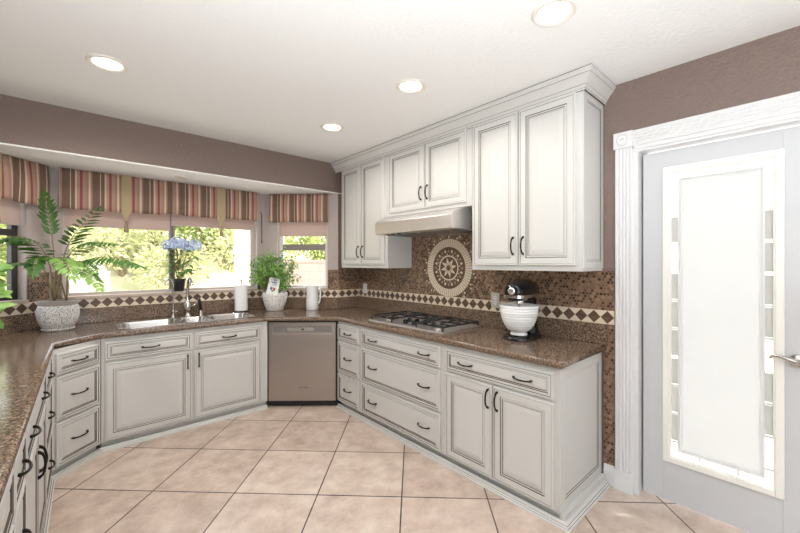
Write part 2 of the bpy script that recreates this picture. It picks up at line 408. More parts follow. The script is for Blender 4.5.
window('window_2', BR1, AR, .16, .765, ZW0, ZW1, VINYL, rail=(1.607, 1.678, True), label='narrow single-hung window at right of the bay', sash=ALUM)
window('window_3', BL0, AL, .08, .705, ZW0, ZW1, DARKFR, rail=(1.668, 1.72, False), label='narrow dark-framed window at left of the bay')

# ---------------------------------------------------------------- door in the right wall
door = thing('door_1', 'white door with a tall frosted glass panel and lever handle', 'door', (2.70, 0, 0)); door['kind'] = 'structure'
GY0, GY1, GZ0, GZ1 = .085, .589, .256, 2.03
m = MB(); a, b = DY0+.012, DY1-.012
m.box(0, .045, a, GY0, .012, DZ-.012); m.box(0, .045, GY1, b, .012, DZ-.012); m.box(0, .045, GY0, GY1, .012, GZ0); m.box(0, .045, GY0, GY1, GZ1, DZ-.012)
m.build('door_slab', DOORW, door, bevel=.002)
m = MB()
def lframe(m, y0, y1, z0, z1, w, x0, x1):
    m.box(x0, x1, y0, y0+w, z0, z1); m.box(x0, x1, y1-w, y1, z0, z1); m.box(x0, x1, y0+w, y1-w, z0, z0+w); m.box(x0, x1, y0+w, y1-w, z1-w, z1)
lframe(m, GY0-.006, GY1+.006, GZ0-.006, GZ1+.006, .034, -.012, .03)
lframe(m, GY0+.024, GY1-.024, GZ0+.024, GZ1-.024, .012, -.004, .03)
m.build('glass_frame', P('cream_glass_frame', (.86, .85, .80), .35), door, bevel=.004)
IY0, IY1, IZ0, IZ1 = GY0+.07, GY1-.07, GZ0+.07, GZ1-.07
m = MB(); m.box(.016, .022, IY0, IY1, IZ0, IZ1); fp = m.build('frosted_pane', FROST, door)
m = MB(); y0, y1, z0, z1 = GY0+.034, GY1-.034, GZ0+.034, GZ1-.034
m.box(.017, .021, y0, IY0, z0, z1); m.box(.017, .021, IY1, y1, z0, z1); m.box(.017, .021, IY0, IY1, z0, IZ0); m.box(.017, .021, IY0, IY1, IZ1, z1)
m.build('border_glass', BORDERG, door)
m = MB(); lframe(m, IY0-.004, IY1+.004, IZ0-.004, IZ1+.004, .008, .010, .024)
lframe(m, IY0+.014, IY1-.014, IZ0+.014, IZ1-.014, .003, .013, .018)
for k in range(10):
    if k in (3, 6): continue
    zz = z0+(z1-z0)*(k+.5)/10
    m.box(.012, .02, y0, IY0, zz-.006, zz+.006); m.box(.012, .02, IY1, y1, zz-.006, zz+.006)
for yy in (IY0+.1, IY1-.1):
    m.box(.012, .02, yy-.005, yy+.005, z0, IZ0); m.box(.012, .02, yy-.005, yy+.005, IZ1, z1)
m.build('came', WHITE, door)
# frosted segments of the border
m = MB()
for k in (0, 1, 2, 3, 4, 5, 6, 7):
    za, zb_ = z0+(z1-z0)*(k+.55)/10, z0+(z1-z0)*(k+1.45)/10
    if k != 6: m.box(.0155, .0165, IY1, y1, za, zb_)
    if k not in (0, 3): m.box(.0155, .0165, y0, IY0, za, zb_)
m.build('border_frosting', trans_mat('etched_glass', (.56, .57, .56), .5), door)
h = MB(); hy = .035
h.lathe([(0, 0), (.031, 0), (.033, .004), (.028, .012), (.014, .016), (.012, .04), (0, .04)], 24)
for v in h.bm.verts: v.co = Vector((-v.co.z, v.co.x+hy, v.co.y+.965))
h.tube([(-.04, hy, .965), (-.05, hy+.006, .967), (-.05, hy+.03, .975), (-.049, hy+.055, .983), (-.047, hy+.075, .985), (-.045, hy+.09, .979), (-.043, hy+.094, .969), (-.043, hy+.086, .964)],
       [.012, .012, .010, .0085, .0075, .007, .0065, .006], 10)
h.build('door_handle', NICKEL, door, smooth=40)
# jamb + fluted casing
m = MB(); m.box(XW-.002, XW+.12, DY1, DY1+.022, 0, DZ); m.box(XW-.002, XW+.12, DY0-.022, DY0, 0, DZ); m.box(XW-.002, XW+.12, DY0-.022, DY1+.022, DZ, DZ+.022)
m.box(XW+.106, XW+.12, DY1-.02, DY1, 0, DZ)
structure(m.build('trim_1', WHITE), 'white door jamb', 'trim')
def fluted(L):          # cross-section (u across, depth) list, extruded along the length
    w = .098; pr = [(0, 0), (0, -.018), (.004, -.022)]
    for k in range(4):
        c = .02+k*.0195
        for q in range(7):
            t = q/6; pr.append((c-.0075+.015*t, -.022+.007*math.sin(PI*t)))
    pr += [(w-.004, -.022), (w, -.018), (w, 0)]
    return pr
m = MB(); pr = fluted(0); yb = .737
for yb in (.737, DY0-.022-.103):
    n = len(pr); lo = [(XW+d, yb+u, .12) for u, d in pr]; hi = [(XW+d, yb+u, 2.185) for u, d in pr]
    m.mesh(lo+hi, [((i+1) % n, i, n+i, n+(i+1) % n) for i in range(n)])
    m.box(XW-.03, XW, yb-.004, yb+.102, 0, .125)                       # plinth
    m.box(XW-.03, XW, yb-.004, yb+.104, 2.185, 2.285)                  # corner block
    cy_, cz_ = yb+.05, 2.235
    pts = MB(); m.lathe([(0, .007), (.008, .006), (.015, .002), (.024, .002), (.030, .006), (.038, -.001)], 24, (0, 0, 900))
    for v in m.bm.verts:
        if v.co.z > 800: x, y, z = v.co; v.co = (XW-.0315-(z-900), cy_+x, cz_+y)
ya, yb2 = DY0-.022, .735
lo = [(XW+d, ya, 2.187+u) for u, d in pr]; hi = [(XW+d, yb2, 2.187+u) for u, d in pr]; n = len(pr)
m.mesh(lo+hi, [(i, (i+1) % n, n+(i+1) % n, n+i) for i in range(n)])
m.box(XW-.012, XW, DY1+.022, .740, 0, 2.19); m.box(XW-.012, XW, DY0-.03, .74, 2.165, 2.19)
structure(m.build('trim_2', WHITE, bevel=0), 'white fluted door casing with rosette corner blocks', 'trim')
m = MB(); bprof = [(XW, 0), (XW, .13), (XW-.006, .13), (XW-.010, .118), (XW-.010, .10), (XW-.016, .09), (XW-.016, 0)]
m.extr(bprof, .842, .905, 'y'); m.extr(bprof, -4.5, -.335, 'y')
structure(m.build('baseboard_right', WHITE, fix=True), 'white baseboard beside the door', 'baseboard')

# ---------------------------------------------------------------- tiled backsplashes
def diamonds(L, z0, z1, x0=0, pitch=.083):
    m = MB(); m.box(x0, L, -.009, 0, z0, z1, 0)
    n = max(1, round((L-x0)/pitch)); p = (L-x0)/n; zc = (z0+z1)/2; hh = (z1-z0)/2-.004; hw = p/2-.002
    for k in range(n):
        c = x0+(k+.5)*p
        m.mesh([(c-hw, -.0105, zc), (c, -.0105, zc-hh), (c+hw, -.0105, zc), (c, -.0105, zc+hh), (c-hw-.002, -.009, zc), (c, -.009, zc-hh-.002), (c+hw+.002, -.009, zc), (c, -.009, zc+hh+.002)],
               [(0, 1, 2, 3), (4, 5, 1, 0), (5, 6, 2, 1), (6, 7, 3, 2), (7, 4, 0, 3)], 1)
    return m
def backsplash(name, A, B, label, fields, border, trim_to=None):
    L, a = frame_of(A, B); root = thing(name, label, 'backsplash', (A[0], A[1], 0), a)
    if fields:
        for x0, x1, z0, z1 in fields:
            m = MB(); m.box(x0, x1, -.008, 0, z0, z1); m.build('mosaic_field', MOSAIC, root)
    diamonds(border[1], border[2], border[3], border[0]).build('diamond_border', [CREAM, DBROWN], root)
    return root
ZB0, ZB1 = 1.05, 1.138
backsplash('tile_backsplash', BL0, BL1, 'tiled strip under dark-framed left bay window', [(.715, LL-.012, ZB1, 1.375)], (.012, LL-.012, ZB0, ZB1))
backsplash('tile_backsplash', BL1, BR1, 'long diamond tile strip under wide window behind sink', [(.012, .075, ZB1, 1.375), (1.765, LCn-.012, ZB1, 1.375)], (.012, LCn-.012, ZB0, ZB1))
backsplash('tile_backsplash', BR1, BR0, 'diamond tile strip under right bay window behind white pitcher', [(.012, .155, ZB1, 1.375), (.77, LR-.002, ZB1, 1.375)], (.012, LR-.002, ZB0, ZB1))
backsplash('tile_backsplash', BR0, (XW, YS), 'short mosaic backsplash on wall between right window and corner', [(.002, .288, ZB1, 1.385)], (.002, .288, ZB0, ZB1))
bs = backsplash('tile_backsplash', (XW, YS), (XW, .84), 'brown mosaic backsplash with round medallion behind the cooktop', None, (.012, 2.848, ZB0, ZB1+.002))
m = MB()
yl = lambda y: YS-y
m.box(.012, yl(2.76), -.008, 0, ZB1+.002, 1.40); m.box(yl(2.76), yl(1.735), -.008, 0, ZB1+.002, 1.90); m.box(yl(1.735), 2.848, -.008, 0, ZB1+.002, 1.40)
m.box(yl(.905), 2.848, -.008, 0, .131, ZB0)
m.build('mosaic_field', MOSAIC, bs)
# medallion
med = MB(); R0 = .272
def disc(r0, r1, y, mi, n=72, gap=0, frac=1):
    for k in range(n):
        a0, a1 = 2*PI*k/n, 2*PI*(k+frac)/n
        if r0 <= 0: med.mesh([(0, y, 0), (r1*math.cos(a0), y, r1*math.sin(a0)), (r1*math.cos(a1), y, r1*math.sin(a1))], [(0, 1, 2)], mi)
        else: med.mesh([(r*math.cos(t), y, r*math.sin(t)) for r, t in ((r0, a0), (r1, a0), (r1, a1), (r0, a1))], [(0, 1, 2, 3)], mi)
def wedge(r, aw, rw, a, y, mi):     # kite: radius r, half angle, half radial length
    med.mesh([((r+dr)*math.cos(a+da), y, (r+dr)*math.sin(a+da)) for dr, da in ((-rw, 0), (0, aw), (rw, 0), (0, -aw))], [(0, 1, 2, 3)], mi)
# thickness: a shallow drum
med.lathe([(0, 0), (R0, 0), (R0, .0035), (0, .0035)], 72, (0, 0, 0), 1)
for v in med.bm.verts: v.co = Vector((v.co.x, -.008-v.co.z, v.co.y))
Y1, Y2 = -.0122, -.0126
disc(.196, R0-.002, Y1, 0, 64, frac=.86)
disc(.105, .118, Y1, 0, 64)
for k in range(24): wedge(.157, .085, .018, 2*PI*k/24, Y1, 0 if k % 2 else 2)
for k in range(24): wedge(.131, .05, .010, 2*PI*(k+.5)/24, Y1, 0 if k % 2 == 0 else 2)
for k in range(8):
    a = 2*PI*k/8+.2
    for da, mi in ((.0, 0),):
        med.mesh([(r*math.cos(t), Y1, r*math.sin(t)) for r, t in ((.028, a-.39), (.052, a-.30), (.097, a), (.052, a+.30), (.028, a+.39))], [(0, 1, 2, 3, 4)], 0)
        med.mesh([(r*math.cos(t), Y2, r*math.sin(t)) for r, t in ((.03, a-.2), (.062, a), (.03, a+.2))], [(0, 1, 2)], 2)
for k in range(36):
    a = 2*PI*k/36
    if abs(math.sin(a)) * .30 + 0 > .0 and (math.sin(a)*.3 < -.262): pass
    wedge(.290, .036, .012, a, -.0092, 0 if k % 2 else 1); wedge(.312, .030, .011, a+PI/36, -.0092, 1 if k % 2 else 0)
med.build('medallion', [CREAM, DBROWN, P('tan_stone', (.36, .23, .14), .5)], bs, (yl(2.245), 0, 1.408))

# ---------------------------------------------------------------- cabinet builders
def panel_mesh(w, hgt, levels):
    m = MB(); rr = []
    for ins, y, mi in levels:
        i = min(ins, w/2-.004, hgt/2-.004)
        rr.append([(i, y, i), (w-i, y, i), (w-i, y, hgt-i), (i, y, hgt-i)])
    vs = [[m.bm.verts.new(p) for p in r] for r in rr]
    for j in range(1, len(vs)):
        for k in range(4):
            f = m.bm.faces.new((vs[j-1][k], vs[j-1][(k+1) % 4], vs[j][(k+1) % 4], vs[j][k])); f.material_index = levels[j][2]
    m.bm.faces.new(vs[-1]).material_index = 0
    m.bm.faces.new(list(reversed(vs[0]))).material_index = 0
    return m
DOORL = [(0, 0, 0), (0, -.016, 0), (.0035, -.0195, 0), (.011, -.0195, 0), (.0130, -.0180, 1), (.0505, -.0185, 0), (.0535, -.0140, 1), (.0575, -.0175, 0), (.0640, -.017, 0), (.0665, -.0125, 1), (.072, -.0115, 0), (.0735, -.012, 1), (.10, -.0165, 0)]
DRWL = [(0, 0, 0), (0, -.016, 0), (.0035, -.0195, 0), (.014, -.0195, 0), (.0172, -.0170, 1), (.031, -.018, 0), (.0342, -.0140, 1), (.040, -.0165, 0), (.0432, -.0130, 1), (.052, -.016, 0)]
ENDL = [(0, 0, 0), (0, -.006, 0), (.003, -.008, 0), (.055, -.008, 0), (.057, -.006, 1), (.064, -.0075, 0), (.070, -.007, 0), (.072, -.0045, 1), (.10, -.006, 0)]
NARL = [(0, 0, 0), (0, -.006, 0), (.003, -.008, 0), (.045, -.008, 0), (.0465, -.0065, 1), (.054, -.0075, 0), (.056, -.0055, 1), (.07, -.005, 0)]
def pull_mesh(L):
    m = MB(); n = 13; pts = []; rad = []
    for k in range(n):
        t = k/(n-1); u = 2*t-1
        pts.append((u*L/2, -.004-.021*(1-u*u)**.55, -.004*(1-u*u))); rad.append(.0042+.0035*abs(u)**6+.0012*(1-abs(u)))
    m.tube(pts, rad, 8)
    for sx in (-1, 1): m.lathe([(0, 0), (.009, 0), (.009, .003), (.006, .006), (0, .006)], 10, (sx*L/2, 0, 0))
    me_o = m.build('handle', BRONZE, None, smooth=50); me = me_o.data; bpy.data.objects.remove(me_o)
    # lathe bases stand in z: fold is tiny, fine
    return me
PULL = pull_mesh(.115)
def pull(parent, x, z, vert=False, y=-.0165):
    o = bpy.data.objects.new('handle', PULL); COL.objects.link(o); o.parent = parent; o.location = (x, y, z)
    o.rotation_euler = (0, PI/2, 0) if vert else (0, 0, 0)
    return o
def drawer(root, x0, x1, z0, z1, hs):
    d = panel_mesh(x1-x0, z1-z0, DRWL).build('drawer', [CAB, GLZ], root, (x0, 0, z0))
    for u in hs: pull(d, (x1-x0)*u, (z1-z0)/2)
    return d
def cdoor(root, x0, x1, z0, z1, hx, hz):
    d = panel_mesh(x1-x0, z1-z0, DOORL).build('door', [CAB, GLZ], root, (x0, 0, z0))
    pull(d, hx-x0, hz-z0, True, -.0195)
    return d
def carcass(root, w, dep, z0=.068, z1=.874, toe=.034, top=False, back=True):
    m = MB(); g = .0006
    m.box(g, w-g, 0, dep, z0, z1, 0, () if top else ('t',))
    if toe: m.box(g, w-g, toe, dep-.01, .0, z0-.0005, 0, ('t',))
    return m.build('carcass', CAB, root)
def base_unit(name, label, loc, rz, w, dep, drawers=(), doors=(), toe=.034):
    r = thing(name, label, 'cabinet', loc, rz)
    carcass(r, w, dep, toe=toe)
    for x0, x1, z0, z1, hs in drawers: drawer(r, x0, x1, z0, z1, hs)
    for x0, x1, z0, z1, hx, hz in doors: cdoor(r, x0, x1, z0, z1, hx, hz)
    return r
D3 = ((.69, .842), (.372, .674), (.085, .354))     # drawer heights of a three-drawer stack
XF = 2.010
yA, yB, yC, yE = 3.168, 2.774, 1.758, .922
rot = -PI/2
base_unit('base_cabinet', 'narrow three-drawer base cabinet between dishwasher and cooktop drawers', (XF, yA, 0), rot, yA-yB, .615,
          [(.014, yA-2.792, a, b, (.5,)) for a, b in D3])
base_unit('base_cabinet', 'wide three-drawer base cabinet under the cooktop', (XF, yB, 0), rot, yB-yC, .615,
          [(.028, yB-1.786, a, b, (.17, .83)) for a, b in D3])
w = yC-yE
bu = base_unit('base_cabinet', 'two-door base cabinet with one wide drawer at run end below mixer', (XF, yC, 0), rot, w, .615,
          [(.028, w-.022, .69, .842, (.22, .76))], [(.028, yC-1.346, .082, .672, yC-1.372, .585), (yC-1.334, w-.022, .082, .672, yC-1.304, .585)])
ep = panel_mesh(.605, .80, ENDL).build('end_panel', [CAB, GLZ], bu, (w, .004, .068)); ep.rotation_euler = (0, 0, PI/2)
m = MB(); m.box(w+.0005, w+.032, .012, .60, 0, .0675); m.build('toe_board', CAB, bu)
# sink run
sx0, sx1, sy = .175, 1.472, 3.628
base_unit('base_cabinet', 'two-door sink base cabinet with two false drawers', (sx0, sy, 0), 0, sx1-sx0, .60,
          [(.022, .615, .70, .842, (.5,)), (.640, 1.222, .70, .842, (.5,))],
          [(.022, .617, .082, .680, .585, .595), (.638, 1.222, .082, .680, .672, .595)])
# left diagonal stack
A0 = (-.095, 3.358); B0 = (.172, 3.625); Ld, ad = frame_of(A0, B0)
base_unit('base_cabinet', 'slanted three-drawer corner cabinet left of the sink cabinet', (A0[0], A0[1], 0), ad, Ld, .42,
          [(.022, Ld-.022, a, b, (.5,)) for a, b in ((.70, .842), (.39, .684), (.082, .374))])
# left run (faces right)
al = R(90-1.15)*1.0
def leftpt(d): # point on the left face line at distance d back from its far corner
    ux, uy = math.cos(R(90-1.15)), math.sin(R(90-1.15)); return (A0[0]-.014-ux*d, A0[1]-.004-uy*d, 0)
ux_ang = R(90-1.15)
segs = [(.50, 0), (.94, 1), (.30, 0), (1.0, 1)]; d = 0
labs = ['three-drawer base cabinet on left run next to the slanted corner drawers', 'two-door base cabinet with wide drawer, middle of the left run',
        'narrow three-drawer base cabinet on left run nearer the camera', 'two-door base cabinet with wide drawer, left run end nearest camera']
for (wd, kind), lb in zip(segs, labs):
    d += wd; pt = leftpt(d); ww = wd
    if kind == 0: base_unit('base_cabinet', lb, pt, ux_ang, ww, .58, [(.022, ww-.022, a, b, (.5,)) for a, b in D3])
    else: base_unit('base_cabinet', lb, pt, ux_ang, ww, .58, [(.022, ww-.022, .69, .842, (.2, .8) if ww < 1 else (.5,))], [(.022, ww/2-.006, .082, .672, ww/2-.035, .53), (ww/2+.006, ww-.022, .082, .672, ww/2+.035, .53)])
LEND = leftpt(d)
# dishwasher
DA, DB = (1.474, 3.632), (2.009, 3.170); LD, adw = frame_of(DA, DB)
dw = thing('dishwasher', 'stainless steel dishwasher across the right corner', 'dishwasher', (DA[0], DA[1], 0), adw)
m = MB(); m.box(.006, LD-.006, .012, .56, .068, .868); m.box(.02, LD-.02, .05, .5, 0.0, .068); m.build('tub', BLKP, dw)
m = MB(); m.box(.016, LD-.022, -.016, .012, .072, .745); m.box(.016, LD-.022, -.016, .012, .815, .858); m.box(.016, .055, -.016, .012, .745, .815); m.box(LD-.065, LD-.022, -.016, .012, .745, .815)
m.box(.055, LD-.065, .0, .012, .745, .815)
m.build('door', STEEL, dw, bevel=.003)
m = MB(); m.box(.055, LD-.065, -.012, .0, .765, .812); m.build('control_strip', P('grey_control_strip', (.33, .32, .33), .3, .8), dw)
m = MB(); m.box(.20, LD-.235, -.0175, -.012, .768, .808); m.box(LD/2-.012, LD/2+.018, -.0185, -.0175, .782, .796, 1); m.build('display', [STEELL, BLACK], dw)
text_mesh('logo', 'MAYTAG', .022, LOGO, dw, (LD/2+.01, -.0167, .205), (PI/2, 0, 0))
m = MB(); m.box(.01, LD-.01, .035, .05, .006, .067); m.build('kick_plate', BLKP, dw)

# base mouldings along the toe boards
def sweep(name, path, prof, mat, label, parent=None, mis=None):
    # prof: (out, z); 'out' is to the right of travel direction
    m = MB(); loops = []
    for i, p in enumerate(path):
        p = Vector((*p, 0)); dirs = []
        if i > 0: dirs.append((p-Vector((*path[i-1], 0))).normalized())
        if i < len(path)-1: dirs.append((Vector((*path[i+1], 0))-p).normalized())
        ns = [Vector((q.y, -q.x, 0)) for q in dirs]
        nv = ns[0] if len(ns) == 1 else (ns[0]+ns[1])/(1+ns[0].dot(ns[1]))
        loops.append([tuple(p+nv*o+Vector((0, 0, z))) for o, z in prof])
    m.loft(loops, 0, True, True)
    if mis:
        m.bm.faces.ensure_lookup_table(); n_ = len(prof)
        for i in range(len(path)-1):
            for k in range(n_): m.bm.faces[i*n_+k].material_index = mis[k]
    o = m.build(name, mat, parent, fix=True)
    return o
mprof = [(0, 0), (.033, 0), (.033, .010), (.027, .013), (.0245, .0135), (.018, .022), (.0155, .0225), (.010, .030), (.006, .033), (0, .033)]
mmis = [0, 0, 0, 1, 0, 1, 0, 0, 0, 0]
structure(sweep('trim_3', [(XF+.010, 3.17), (XF+.010, .890), (XW-.03, .890)], mprof, [CAB, GLZ], '', mis=mmis), 'stepped base moulding along the cooktop run', 'trim')
p0 = leftpt(d); 
structure(sweep('trim_4', [(LEND[0]-.012, LEND[1]), (A0[0]-.012, A0[1]+.004), (B0[0]-.004, B0[1]+.012), (DA[0]-.005, sy+.012)], mprof, [CAB, GLZ], '', mis=mmis), 'stepped base moulding along the sink and left runs', 'trim')

# ---------------------------------------------------------------- worktop
ct = thing('countertop', 'polished brown granite worktop running around all base cabinets', 'countertop', (0, 0, .874))
er = .036
ex = A0[0]+.004
lux, luy = math.cos(ux_ang), math.sin(ux_ang)
Lfar = (-.080, 3.397); Lnear = (Lfar[0]-lux*2.80, Lfar[1]-luy*2.80)
out = [(1.975, 3.135), (1.975, .887), (2.638, .887), (2.638, 3.688), (2.338, 3.688), (1.708, 4.318), (-.128, 4.318), (-.758, 3.688), (-.758, Lnear[1]), Lnear, Lfar, (.187, 3.60), (.26, 3.592), (1.455, 3.592)]
def rc(poly, idx, r):
    p = [Vector((*q, 0)) for q in poly]; a, b, c = p[idx-1], p[idx], p[(idx+1) % len(p)]
    res = []
    for t in [0, .25, .5, .75, 1]:
        u = b+(a-b).normalized()*r; v = b+(c-b).normalized()*r
        q = (1-t)**2*u+2*t*(1-t)*b+t*t*v; res.append((q.x, q.y))
    return res
pol = []
for i, q in enumerate(out):
    if i == 1: pol += rc(out, i, .03)
    elif i == 0: pol += rc(out, i, .06)
    else: pol.append(q)
SX0, SX1, SY0, SY1 = .285, 1.405, 3.69, 4.10
hole = list(reversed(rrect(SX0+.014, SX1-.014, SY0+.014, SY1-.014, .10)))
pol = list(reversed(pol))      # make it counter-clockwise
curve2d('slab', [pol, hole], .042, .016, [GRANITE], ct, (0, 0, .021))
def upstand(A, B, t0=.0, t1=.0):
    L, a = frame_of(A, B); m = MB(); m.box(t0, L-t1, -.021, -.0005, .0425, .1755)
    o = m.build('upstand', GRANITE, ct, (A[0], A[1], 0), a, bevel=.003)
upstand((-.758, .62), BL0, 0, .01); upstand(BL0, BL1, .01, .009); upstand(BL1, BR1, .009, .009); upstand(BR1, BR0, .009, .0); upstand(BR0, (XW, YS), 0, .001); upstand((XW, YS), (XW, .885), .022, 0)

# ---------------------------------------------------------------- sink, faucets
sk = thing('kitchen_sink', 'stainless steel sink with three bowls below the window', 'sink', (0, 0, .916))
bowls = [(.300, .765, 3.705, 4.085, .10), (.780, 1.000, 3.725, 4.085, .07), (1.015, 1.390, 3.705, 4.085, .09)]
curve2d('rim', [rrect(SX0, SX1, SY0, SY1, .11)]+[list(reversed(rrect(x0, x1, y0, y1, r))) for x0, x1, y0, y1, r in bowls], .005, .0015, [STEELL], sk, (0, 0, .0028))
for x0, x1, y0, y1, r in bowls:
    m = MB(); dp = .16 if x1-x0 > .3 else .10
    lv = [(0, .001), (.004, -.012), (.010, -dp*.6), (.022, -dp*.92), (.05, -dp)]
    m.loft([[(x, y, z) for x, y in rrect(x0+i, x1-i, y0+i, y1-i, max(r-i*.6, .02))] for i, z in lv], 0, False, True)
    bo = m.build('bowl', STEELL, sk, smooth=60)
    mm = MB(); mm.lathe([(0, .004), (.03, .004), (.042, .002), (.042, 0)], 20, ((x0+x1)/2, (y0+y1)/2, -dp)); mm.build('drain', NICKEL, bo, smooth=40)
def faucet_base(m, r, h): m.lathe([(0, 0), (r, 0), (r, .006), (r*.72, .014), (r*.6, h), (0, h)], 20)
f = thing('kitchen_faucet', 'brushed nickel main faucet with round body behind the sink middle', 'faucet', (.885, 4.205, .916))
m = MB(); m.lathe([(0, 0), (.034, 0), (.034, .008), (.024, .02), (.022, .045), (.034, .065), (.043, .095), (.038, .125), (.024, .15), (.02, .16), (0, .16)], 24); m.build('body', NICKEL, f, smooth=50)
m = MB(); m.tube([(0, 0, .14), (0, .004, .20), (0, 0, .27), (0, -.015, .32), (0, -.045, .362), (0, -.085, .380), (0, -.13, .372), (0, -.155, .350), (0, -.165, .325)], [.017, .015, .014, .014, .014, .015, .017, .018, .019], 14); m.build('spout', NICKEL, f, smooth=50)
m = MB(); m.tube([(.03, 0, .095), (.062, 0, .105), (.085, -.004, .14)], [.012, .009, .006], 10); m.build('lever', NICKEL, f, smooth=50)
f = thing('filter_faucet', 'slender gooseneck water filter faucet left of the main faucet', 'faucet', (.757, 4.205, .916))
m = MB(); m.lathe([(0, 0), (.024, 0), (.024, .006), (.015, .016), (.013, .05), (.016, .058), (.011, .075), (0, .075)], 18); m.build('body', NICKEL, f, smooth=50)
m = MB(); m.tube([(0, 0, .07), (0, 0, .30), (-.006, -.004, .345), (-.026, -.012, .372), (-.05, -.02, .375), (-.072, -.03, .352), (-.078, -.032, .32)], .0075, 10); m.build('spout', NICKEL, f, smooth=50)
m = MB(); m.tube([(.012, 0, .05), (.04, -.01, .06)], [.006, .004], 8); m.build('lever', NICKEL, f, smooth=50)
f = thing('side_sprayer', 'small dark side sprayer right of the main faucet', 'sprayer', (1.005, 4.205, .916))
m = MB(); m.lathe([(0, 0), (.027, 0), (.027, .008), (.019, .02), (.017, .05), (0, .05)], 18); m.build('holder', NICKEL, f, smooth=50)
m = MB(); m.tube([(0, 0, .045), (-.004, 0, .09), (-.012, -.006, .14), (-.02, -.016, .17)], [.014, .013, .016, .012], 12); m.build('spray_head', BLKP, f, smooth=50)

# ---------------------------------------------------------------- cooktop
ck = thing('gas_cooktop', 'stainless steel gas cooktop with black cast-iron grates', 'cooktop', (2.345, 2.315, .9165))
hx, hy = .255, .465
m = MB(); m.loft([[(x, y, z) for x, y in rrect(-hx+i, hx-i, -hy+i, hy-i, .02, 4)] for i, z in ((0, 0), (0, .006), (.006, .010), (.018, .010), (.026, .006))], 0, True, True)
m.build('tray', HOODM, ck, smooth=30)
def burner(x, y, r):
    m = MB(); m.lathe([(0, .006), (r*1.25, .006), (r*1.2, .010), (r, .012), (r, .020), (r*.85, .022)], 24, (x, y, 0), 0); b_ = m.build('burner', STEEL, ck, smooth=40)
    m = MB(); m.lathe([(0, .030), (r*.6, .030), (r*.82, .027), (r*.82, .022), (0, .022)], 24, (x, y, 0), 0); m.build('burner_cap', IRON, b_, smooth=40)
BN = [(-.12, .30, .04), (.12, .30, .05), (.11, 0, .062), (-.12, -.30, .05), (.12, -.30, .04)]
for b_ in BN: burner(*b_)
def grate(y0, y1, x0, x1, cs):
    m = MB(); z = .042; r = .0065
    cor = [(x0, y0), (x1, y0), (x1, y1), (x0, y1)]
    for i in range(4):
        p, q = cor[i], cor[(i+1) % 4]; m.tube([(*p, z), (*q, z)], r, 6)
        m.tube([(*p, z), (*p, .0065)], [r, r*1.3], 6)
    for cx, cy in cs:
        for dx, dy in ((1, 0), (-1, 0), (0, 1), (0, -1)):
            ex_ = (x1 if dx > 0 else x0) if dx else cx; ey = (y1 if dy > 0 else y0) if dy else cy
            if dx and len(cs) == 2: ex_ = (x1 if dx > 0 else 0) if cx > 0 else (0 if dx > 0 else x0)
            m.tube([(ex_, ey, z), (cx+dx*.03, cy+dy*.03, z+.002)], [r, r*.9], 6)
    if len(cs) == 2: m.tube([((x0+x1)/2, y0, z), ((x0+x1)/2, y1, z)], r, 6)
    m.build('grate', IRON, ck, smooth=50)
grate(.155, .445, -.225, .225, [(-.12, .30), (.12, .30)]); grate(-.145, .145, -.01, .225, [(.11, 0)]); grate(-.445, -.155, -.225, .225, [(-.12, -.30), (.12, -.30)])
for x, y in ((-.06, .10), (-.06, .0), (-.06, -.10), (-.15, .055), (-.15, -.055)):
    m = MB(); m.lathe([(0, .006), (.026, .006), (.026, .010), (.021, .013), (.019, .036), (.015, .039), (0, .039)], 18, (x, y, 0)); m.box(x-.016, x+.016, y-.003, y+.003, .039, .043); m.build('knob', BLACK, ck, smooth=40)

# ---------------------------------------------------------------- upper cabinets, crown, hood
XU = 2.310; ZU = 1.402; ZT = 2.52
def upper(label, y0, y1, z0, dz0, doors, dep=.325):
    r = thing('wall_cabinet', label, 'cabinet', (XU, y0, z0), -PI/2); w = y0-y1
    m = MB(); m.box(.0006, w-.0006, 0, dep, 0, ZT-z0); m.build('carcass', CAB, r)
    for a, b, hside in doors:
        hx_ = (y0-b-.032) if hside == 'r' else (y0-a+.032)
        cdoor(r, y0-a, y0-b, dz0-z0, 2.497-z0, hx_, dz0-z0+.135)
    return r
upper('two-door white wall cabinet left of the hood', 3.565, 2.748, ZU, 1.437, [(3.545, 3.183, 'r'), (3.171, 2.785, 'l')])
upper('short two-door white wall cabinet above the range hood', 2.746, 1.737, 1.900, 1.932, [(2.712, 2.241, 'r'), (2.229, 1.785, 'l')])
ur = upper('tall two-door white wall cabinet right of the hood', 1.735, .915, ZU, 1.437, [(1.712, 1.340, 'r'), (1.328, .950, 'l')])
ep = panel_mesh(.318, 1.085, NARL).build('end_panel', [CAB, GLZ], ur, (.82, .003, .016)); ep.rotation_euler = (0, 0, PI/2)
cprof = [(0, 2.499), (.008, 2.499), (.010, 2.508), (.0095, 2.5105), (.014, 2.520), (.020, 2.527), (.0195, 2.5295), (.034, 2.552), (.050, 2.570), (.058, 2.576), (.0575, 2.579), (.062, 2.588), (.070, 2.593), (.070, 2.604), (.067, 2.6085), (0, 2.6085)]
cmis = [1, 0, 1, 0, 0, 1, 0, 0, 0, 1, 0, 0, 0, 1, 0, 0]
cr = sweep('crown_moulding', [(XU-.001, 3.685), (XU-.001, .904), (XW-.001, .904)], cprof, [CAB, GLZ], '', mis=cmis)
tag(cr, 'white crown moulding along the top of the wall cabinets', 'moulding')
hd = thing('range_hood', 'stainless steel range hood under the short wall cabinet', 'range hood', (2.64, 2.265, 1.72))
hp = [(-.004, 0), (-.50, 0), (-.50, .105), (-.485, .122), (-.45, .142), (-.40, .160), (-.33, .176), (-.004, .176)]
m = MB(); m.extr(hp, -.468, .468, 'y'); m.build('canopy', HOODM, hd, fix=True, bevel=.003)
m = MB()
